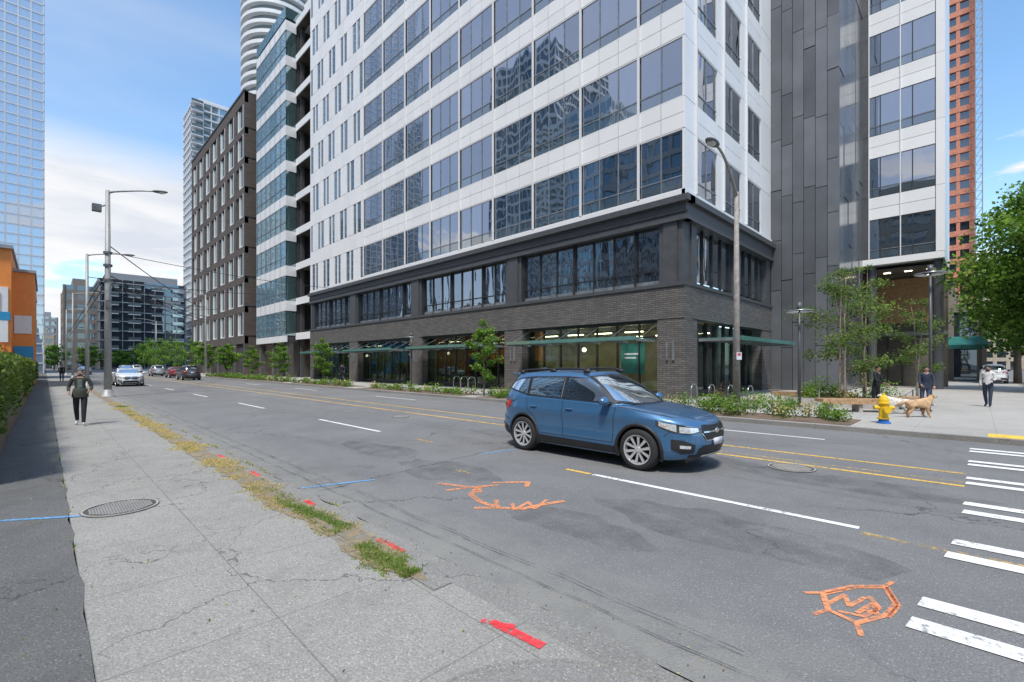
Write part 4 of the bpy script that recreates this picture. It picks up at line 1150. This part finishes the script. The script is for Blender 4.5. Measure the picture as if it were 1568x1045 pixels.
            o=w.obj('wheel',e,False); o.location=(x,s*.785,wz); o.rotation_euler=(0,U(0,1),0 if s>0 else math.pi)
            for p in o.data.polygons:
                if len(p.vertices)==4 and p.material_index==0: p.use_smooth=True
    mb=MB(); mb.box(-2.0,2.0,-.5,.5,.17,.3,'blackp'); mb.obj('underbody',e)
    return e
def paintm(name,c,metal=.4): 
    m,nt,out=newmat(name); co=coord(nt)
    fl=nd(nt,'ShaderNodeTexVoronoi',None,Vector=co,Scale=900.0)
    c2=mixc(nt,.06,c,fl.outputs['Color'])
    dust=maprange(nt,noise_(nt,co,2.0,4),.4,.8,0,.08)
    c3=mixc(nt,dust,c2,(.3,.28,.25))
    p=nd(nt,'ShaderNodeBsdfPrincipled',None,Base_Color=c3,Metallic=metal,Roughness=.34)
    p.inputs['Coat Weight'].default_value=1; p.inputs['Coat Roughness'].default_value=.03
    nt.links.new(p.outputs[0],out.inputs[0]); return m
P_blue=paintm('blue_metallic_paint',(.030,.155,.34),.4); P_white=paintm('white_paint_car',(.76,.77,.78),0); P_blk=paintm('dark_car_paint',(.03,.032,.036),.3)
P_red=paintm('maroon_car_paint',(.25,.03,.03),.3); P_sil=paintm('silver_car_paint',(.45,.46,.47),.5)
car('blue_suv',(-5.42,7.97,0),0,P_blue)
car('white_sedan',(-50.5,4.9,0),0,P_white,'sedan')
car('black_suv',(-64,11.6,0),math.pi,P_blk); car('red_car',(-76,12.3,0),math.pi,P_red,'sedan'); car('grey_suv',(-88,12.0,0),math.pi,P_sil)
car('grey_suv',(-84,8.0,0),0,P_sil); car('dark_sedan',(-110,4.8,0),0,P_blk,'sedan'); car('white_suv',(-112,12,0),math.pi,P_white)
car('white_suv',(.9,60,Z),math.pi/2,P_white); car('silver_sedan',(4.2,50,0),math.pi/2,P_sil,'sedan')

# ---------------------------------------------------------------- people and dogs
def skin(verts,edges,rad,root=0,sub=2):
    me=bpy.data.meshes.new('sk'); me.from_pydata([tuple(v) for v in verts],edges,[])
    o=bpy.data.objects.new('sk',me); scene.collection.objects.link(o)
    md=o.modifiers.new('s','SKIN'); md.use_smooth_shade=True
    for i,r in enumerate(rad):
        sv=me.skin_vertices[0].data[i]; sv.radius=(r if isinstance(r,tuple) else (r,r)); sv.use_root=(i==root)
    s=o.modifiers.new('u','SUBSURF'); s.levels=sub; s.render_levels=sub
    bpy.context.view_layer.update()
    dg=bpy.context.evaluated_depsgraph_get(); m=bpy.data.meshes.new_from_object(o.evaluated_get(dg))
    bpy.data.objects.remove(o)
    return [tuple(v.co) for v in m.vertices],[tuple(p.vertices) for p in m.polygons]
def segdist(p,a,b):
    ab=b-a; t=max(0,min(1,(p-a).dot(ab)/max(1e-9,ab.length_squared))); return (p-(a+ab*t)).length
def human(name,loc,rz,mats,th=(25,-20),kn=(10,25),arm=(-20,20),elb=(25,30),bend=0,scale=1,hair='short',spread=8,hatm=None,jacket=True,shirt=None):
    e=empty(name,loc,rz,(scale,)*3)
    V=[];E=[];Rr=[];Lb=[]
    def add(p,r,par=None,lab='top'):
        V.append(Vector(p));Rr.append(r)
        if par is not None: E.append((par,len(V)-1)); Lb.append(lab)
        return len(V)-1
    rad=math.radians
    def tr(p):
        v=Vector(p)-Vector((0,0,.93)); v=Matrix.Rotation(rad(bend),3,'Y')@v; return v+Vector((0,0,.93))
    pel=add((0,0,.94),(.15,.115)); 
    wa=add(tr((0.01,0,1.10)),(.135,.105),pel); ch=add(tr((.01,0,1.28)),(.165,.12),wa); uc=add(tr((0,0,1.40)),(.13,.09),ch)
    nk=add(tr((.01,0,1.475)),.052,uc,'skin'); h1=add(tr((.025,0,1.55)),(.066,.074),nk,'skin'); h2=add(tr((.02,0,1.62)),(.075,.086),h1,'skin'); h3=add(tr((.012,0,1.675)),(.055,.065),h2,'skin')
    extra=[]
    for s,i in ((1,0),(-1,1)):
        sh=add(tr((0,s*.185,1.395)),.062,uc); a=rad(arm[i]); 
        up=Vector((math.sin(a),s*math.sin(rad(spread)),-math.cos(a))).normalized()
        S=V[sh]; el=add(S+up*.28,.050,sh); b=rad(arm[i]+elb[i])
        fo=Vector((math.sin(b),s*.02-s*.15*(math.sin(b)>.6),-math.cos(b))).normalized()
        wr=add(V[el]+fo*.25,.035,el); W=V[wr]
        pa=add(W+fo*.05,(.022,.038),wr,'skin'); pb=add(W+fo*.095,(.016,.036),pa,'skin')
        across=Vector((1,0,0)) if abs(fo.x)<.6 else Vector((0,0,1)); across=(across-fo*across.dot(fo)).normalized(); curl=Vector((0,-s,0))
        for k,ln in enumerate((.065,.075,.070,.055)):
            o=across*(.030-.020*k); b0=W+fo*.085+o
            p1=b0+fo*ln*.5+curl*.006; p2=p1+(fo*.8+curl*.6)*ln*.35; p3=p2+(fo*.5+curl*.85)*ln*.3
            extra.append(([b0,p1,p2,p3],[.009,.0088,.0082,.007]))
        b0=W+fo*.035+across*.025; extra.append(([b0,b0+across*.025+fo*.02,b0+across*.032+fo*.052+curl*.008],[.011,.010,.008]))
        hp=add((0,s*.095,.88),(.105,.095),pel,'leg'); t=rad(th[i]); d=Vector((math.sin(t),0,-math.cos(t)))
        k1=add(V[hp]+d*.41,.068,hp,'leg'); t2=rad(th[i]-kn[i]); d2=Vector((math.sin(t2),0,-math.cos(t2)))
        cf=add(V[k1]+d2*.13,.064,k1,'leg'); an=add(V[k1]+d2*.40,.050,cf,'leg')
        ft=rad(th[i]-kn[i]*1.0)*.6; fd=Vector((math.cos(ft),s*.12,math.sin(ft)-.05))
        hl=add(V[an]+Vector((-.015,0,-.045)),.038,an,'shoe'); mt=add(V[hl]+fd*.12+Vector((0,0,-.006)),(.042,.034),hl,'shoe'); add(V[mt]+fd*.085,(.034,.022),mt,'shoe')
    vv,ff=skin(V,E,Rr,0,2)
    mb=MB(); mm={'top':mats[0],'leg':mats[1],'skin':mats[2],'shoe':mats[3]}
    mb.v=[list(v) for v in vv]
    for f in ff:
        c=sum((Vector(vv[i]) for i in f),Vector())/len(f)
        best=min(range(len(E)),key=lambda q: segdist(c,V[E[q][0]],V[E[q][1]]))
        lab=Lb[best]
        mt_=mm[lab]
        if lab=='top' and best==0 and c.z<.9: mt_=mm['leg']
        if lab=='top' and shirt is not None and best<4 and c.x>.05 and abs(c.y)<.045 and c.z>1.12: mt_=shirt
        mb.f.append(f); mb.m.append(mb.mi(mt_))
    for P,rr in extra:
        v2,f2=skin(P,[(i,i+1) for i in range(len(P)-1)],rr,0,1); b=len(mb.v); mb.v+=v2
        for f in f2: mb.f.append(tuple(b+i for i in f)); mb.m.append(mb.mi(mats[2]))
    H=tr((.02,0,1.60)); Rm=Matrix.Rotation(rad(bend*.5),3,'Y')
    def hp_(x,y,z): return H+Rm@Vector((x,y,z))
    dk=M['blackp']
    mb.ell(hp_(.088,0,-.015),(.018,.011,.020),mats[2],8,6)
    for s in (1,-1):
        mb.ell(hp_(.074,s*.029,.008),(.010,.012,.007),M['plate'],8,5); mb.ell(hp_(.081,s*.029,.008),(.004,.006,.006),dk,6,5)
        mb.ell(hp_(-.005,s*.078,-.005),(.018,.008,.028),mats[2],8,6); mb.ell(hp_(.076,s*.029,.026),(.008,.016,.004),mats[4],6,4)
    mb.ell(hp_(.076,0,-.052),(.008,.022,.006),M['lipc'],8,5)
    hm=mats[4]
    mb.ell(hp_(-.022,0,.034),(.086,.084,.078),hm,16,10)
    if hair=='long': mb.ell(hp_(-.055,0,-.05),(.045,.078,.13),hm,14,10)
    if hatm is not None:
        mb.ell(hp_(-.020,0,.052),(.090,.088,.070),hatm,16,10)
    if jacket:
        b=len(mb.v);seg=20;k=mb.mi(mats[0])
        prof=[(.84,1.10),(.90,1.12),(1.0,1.04),(1.1,.94),(1.12,.7)]
        for z,q in prof:
            for j in range(seg):
                t=2*math.pi*j/seg; mb.v.append((.135*q*math.cos(t),.175*q*math.sin(t),z))
        for i in range(len(prof)-1):
            for j in range(seg):
                j2=(j+1)%seg; mb.f.append((b+i*seg+j,b+i*seg+j2,b+(i+1)*seg+j2,b+(i+1)*seg+j)); mb.m.append(k)
        mb.lathe([(.075,1.43),(.080,1.465),(.068,1.49)],mats[0],(0,0,0),seg=18)
    zmin=min(v[2] for v in mb.v); mb.v=[(v[0],v[1],v[2]-zmin) for v in mb.v]
    mb.obj('figure',e,True); return e
M['lipc']=mat('lips',(.35,.13,.11),.5)
cl=lambda n,c: mat(n,c,.85,var=.3,ns=9,bump=.4,bs=50)
sk1=mat('skin_tone',(.46,.27,.19),.55,var=.08); sk2=mat('skin_tone_dark',(.28,.16,.10),.55,var=.08)
olive=cl('olive_jacket',(.050,.052,.038)); blackc=cl('black_cloth',(.015,.016,.02)); navy=cl('navy_cloth',(.03,.04,.075)); jean=cl('jeans',(.07,.10,.17)); whitec=cl('white_shirt',(.66,.66,.66)); shoeb=cl('black_shoes',(.02,.02,.02)); shoew=cl('white_shoes',(.55,.55,.55)); hairb=cl('black_hair',(.012,.010,.009)); hairbr=cl('brown_hair',(.06,.035,.02)); greycl=cl('grey_beanie',(.10,.11,.12))
teesh=cl('grey_green_shirt',(.13,.17,.15))
human('walking_man',(-18.4,.72,SZ),math.radians(-8),(olive,blackc,sk1,shoew,hairb),(18,-10),(6,22),(6,-4),(62,66),0,.95,hatm=greycl,shirt=teesh,spread=18)
human('man_in_white_shirt',(.25,26.4,Z),math.radians(-100),(whitec,navy,sk2,shoeb,hairb),(16,-12),(5,20),(10,-12),(80,20),0,.95,jacket=False)
human('woman_with_dog',(-1.35,22.2,Z),math.radians(-75),(navy,jean,sk1,shoeb,hairb),(8,-6),(5,8),(12,18),(30,40),10,.93,'long')
human('man_in_black',(-2.75,22.2,Z),math.radians(-20),(blackc,blackc,sk2,shoeb,hairb),(5,-5),(4,8),(15,20),(40,45),4,.93,jacket=False)
human('pedestrian',(-66,1.2,SZ),0,(blackc,jean,sk1,shoeb,hairb),(15,-12),(5,20)); human('pedestrian',(-40,18.6,Z),math.pi,(blackc,navy,sk1,shoeb,hairb),(15,-12),(5,20)); human('pedestrian',(-41,19.2,Z),math.pi,(jean,blackc,sk1,shoeb,hairbr),(10,-12),(5,20))
def dog(name,loc,rz,fur,sc=1,head=0):
    e=empty(name,loc,rz,(sc,)*3)
    V=[];E=[];Rr=[]
    def add(p,r,par=None):
        V.append(Vector(p));Rr.append(r)
        if par is not None:E.append((par,len(V)-1))
        return len(V)-1
    hipp=add((-.27,0,.47),(.12,.125)); mid=add((-.03,0,.46),(.115,.13),hipp); ch=add((.20,0,.45),(.125,.155),mid); nk=add((.33,0,.57),(.085,.095),ch)
    hd=add((.41,head*.3,.68),(.075,.078),nk); mz=add((.50,head,.655),(.045,.042),hd); add((.565,head*1.5,.645),(.032,.030),mz)
    t=add((-.40,0,.50),.035,hipp); t2=add((-.52,0,.46),.045,t); add((-.62,.03,.38),.02,t2)
    for s in (1,-1):
        f=0 if s>0 else .06
        a=add((.20,s*.085,.32),.055,ch); b=add((.19+f*.5,s*.085,.18),.034,a); c=add((.20+f,s*.085,.06),.026,b); add((.245+f,s*.085,.025),(.032,.024),c)
        a=add((-.25,s*.085,.36),.075,hipp); b=add((-.17-f,s*.09,.27),.05,a); c=add((-.31-f,s*.09,.155),.028,b); d=add((-.28-f,s*.09,.05),.025,c); add((-.235-f,s*.09,.025),(.032,.024),d)
    vv,ff=skin(V,E,Rr,0,2)
    mb=MB()
    mb.v=[(v[0],v[1]+.012*noise.noise(Vector(v)*30),v[2]+.012*noise.noise(Vector(v)*26+Vector((5,0,0)))) for v in vv]
    for f in ff: mb.f.append(f); mb.m.append(mb.mi(fur[0]))
    for s in (1,-1):
        mb.ell((.385,head*.3+s*.075,.67),(.032,.014,.06),fur[1],10,8)
        mb.ell((.465,head*.7+s*.034,.695),(.009,.009,.009),M['blackp'],8,6)
    mb.ell((.595,head*1.6,.652),(.014,.017,.013),M['blackp'],8,6)
    for v in random.sample(vv,min(900,len(vv))):
        if v[2]<.12 or v[0]>.45: continue
        p=Vector(v); L=.03+.025*R(); d=Vector((-.6,U(-.3,.3),-.8))*L; w=Vector((0,.008,0))
        c=Vector((.0 if abs(p.x)<.3 else p.x*.8,0,.45)); o=(p-c).normalized()*.006; p=p+o
        mb.face([p-w,p+w,p+d+o*1.5],fur[random.random()<.3])
    zmin=min(v[2] for v in mb.v); mb.v=[(v[0],v[1],v[2]-zmin) for v in mb.v]
    mb.obj('figure',e,True)
gold=(cl('golden_fur',(.55,.36,.20)),cl('golden_fur_dark',(.42,.25,.12))); wf=(cl('white_fur',(.68,.64,.57)),cl('cream_fur',(.5,.44,.36)))
dog('golden_retriever_dog',(-1.35,19.6,Z),math.radians(40),gold,1.0,.05); dog('white_dog',(-2.0,20.4,Z),math.radians(215),wf,.95,-.04)
def leash(a,b):
    mb=MB();a=Vector(a);b=Vector(b); mb.tube([a.lerp(b,i/8)-Vector((0,0,.25*(i/8)*(1-i/8))) for i in range(9)],.008,'blackp',5); mb.obj('dog_leash')
leash((-1.25,21.9,1.05),(-1.15,19.8,.62)); leash((-1.45,21.9,1.05),(-2.1,20.3,.6))

# ---------------------------------------------------------------- light, sky, camera
el=math.radians(60); az=Vector((.45,-.75)).normalized()
w=bpy.data.worlds.new('World'); scene.world=w; w.use_nodes=True; nt=w.node_tree; nt.nodes.clear()
out=nt.nodes.new('ShaderNodeOutputWorld'); bg=nt.nodes.new('ShaderNodeBackground')
sky=nt.nodes.new('ShaderNodeTexSky'); sky.sky_type='NISHITA'; sky.sun_disc=False; sky.sun_elevation=el; sky.sun_rotation=math.atan2(az.x,az.y)
sky.air_density=1.0; sky.dust_density=.6; sky.ozone_density=1.2
tc=nt.nodes.new('ShaderNodeTexCoord').outputs['Generated']
sp=nd(nt,'ShaderNodeSeparateXYZ',None,Vector=tc)
zz=math_(nt,'ADD',math_(nt,'MAXIMUM',sp.outputs[2],0.0),.30)
v=nd(nt,'ShaderNodeCombineXYZ',None,X=math_(nt,'DIVIDE',sp.outputs[0],zz),Y=math_(nt,'DIVIDE',sp.outputs[1],zz),Z=math_(nt,'MULTIPLY',sp.outputs[2],7.0)).outputs[0]
n1=noise_(nt,v,1.9,8,.55,.2); n2=noise_(nt,v,.5,4,.6,.2)
dt=nd(nt,'ShaderNodeVectorMath',{'operation':'DOT_PRODUCT'},i0=tc,i1=(-.975,.09,.20)).outputs['Value']
bias=maprange(nt,dt,.93,.985,-.06,.10)
n1b=math_(nt,'ADD',n1,bias)
cum=math_(nt,'MULTIPLY',maprange(nt,n1b,.50,.56),maprange(nt,sp.outputs[2],.36,.29),True)
wisp=math_(nt,'MULTIPLY',maprange(nt,n2,.42,.75,0,.35),maprange(nt,n1,.35,.7))
cl_=math_(nt,'MAXIMUM',cum,wisp)
haze=maprange(nt,sp.outputs[2],.16,.0,0,.5)
cl2=math_(nt,'MAXIMUM',cl_,haze,True)
shade=mixc(nt,maprange(nt,n1b,.56,.78),(9.0,9.05,9.2),(6.8,7.2,8.0))
boost=mixc(nt,1.0,sky.outputs[0],(1.95,2.35,2.45),'MULTIPLY')
south=maprange(nt,sp.outputs[1],.25,-.7,0,.75)
boost=mixc(nt,south,boost,(5.2,5.7,7.2))
col=mixc(nt,cl2,boost,shade)
nt.links.new(col,bg.inputs[0]); bg.inputs[1].default_value=.11
nt.links.new(bg.outputs[0],out.inputs[0])
s=bpy.data.lights.new('sun','SUN'); s.energy=3.7; s.angle=math.radians(10); s.color=(1,.95,.87)
so=bpy.data.objects.new('sun',s); scene.collection.objects.link(so)
dirv=Vector((az.x*math.cos(el),az.y*math.cos(el),math.sin(el))); so.rotation_euler=dirv.to_track_quat('Z','Y').to_euler()
cam=bpy.data.cameras.new('camera'); co=bpy.data.objects.new('camera',cam); scene.collection.objects.link(co)
co.location=(0,0,1.8); co.rotation_euler=(math.pi/2,0,math.radians(45)); cam.sensor_width=36; cam.lens=715/1568*36; cam.shift_y=35.5/1568; cam.clip_end=3000; cam.clip_start=.05
scene.camera=co
scene.view_settings.view_transform='Standard'; scene.view_settings.look='None'; scene.view_settings.exposure=0
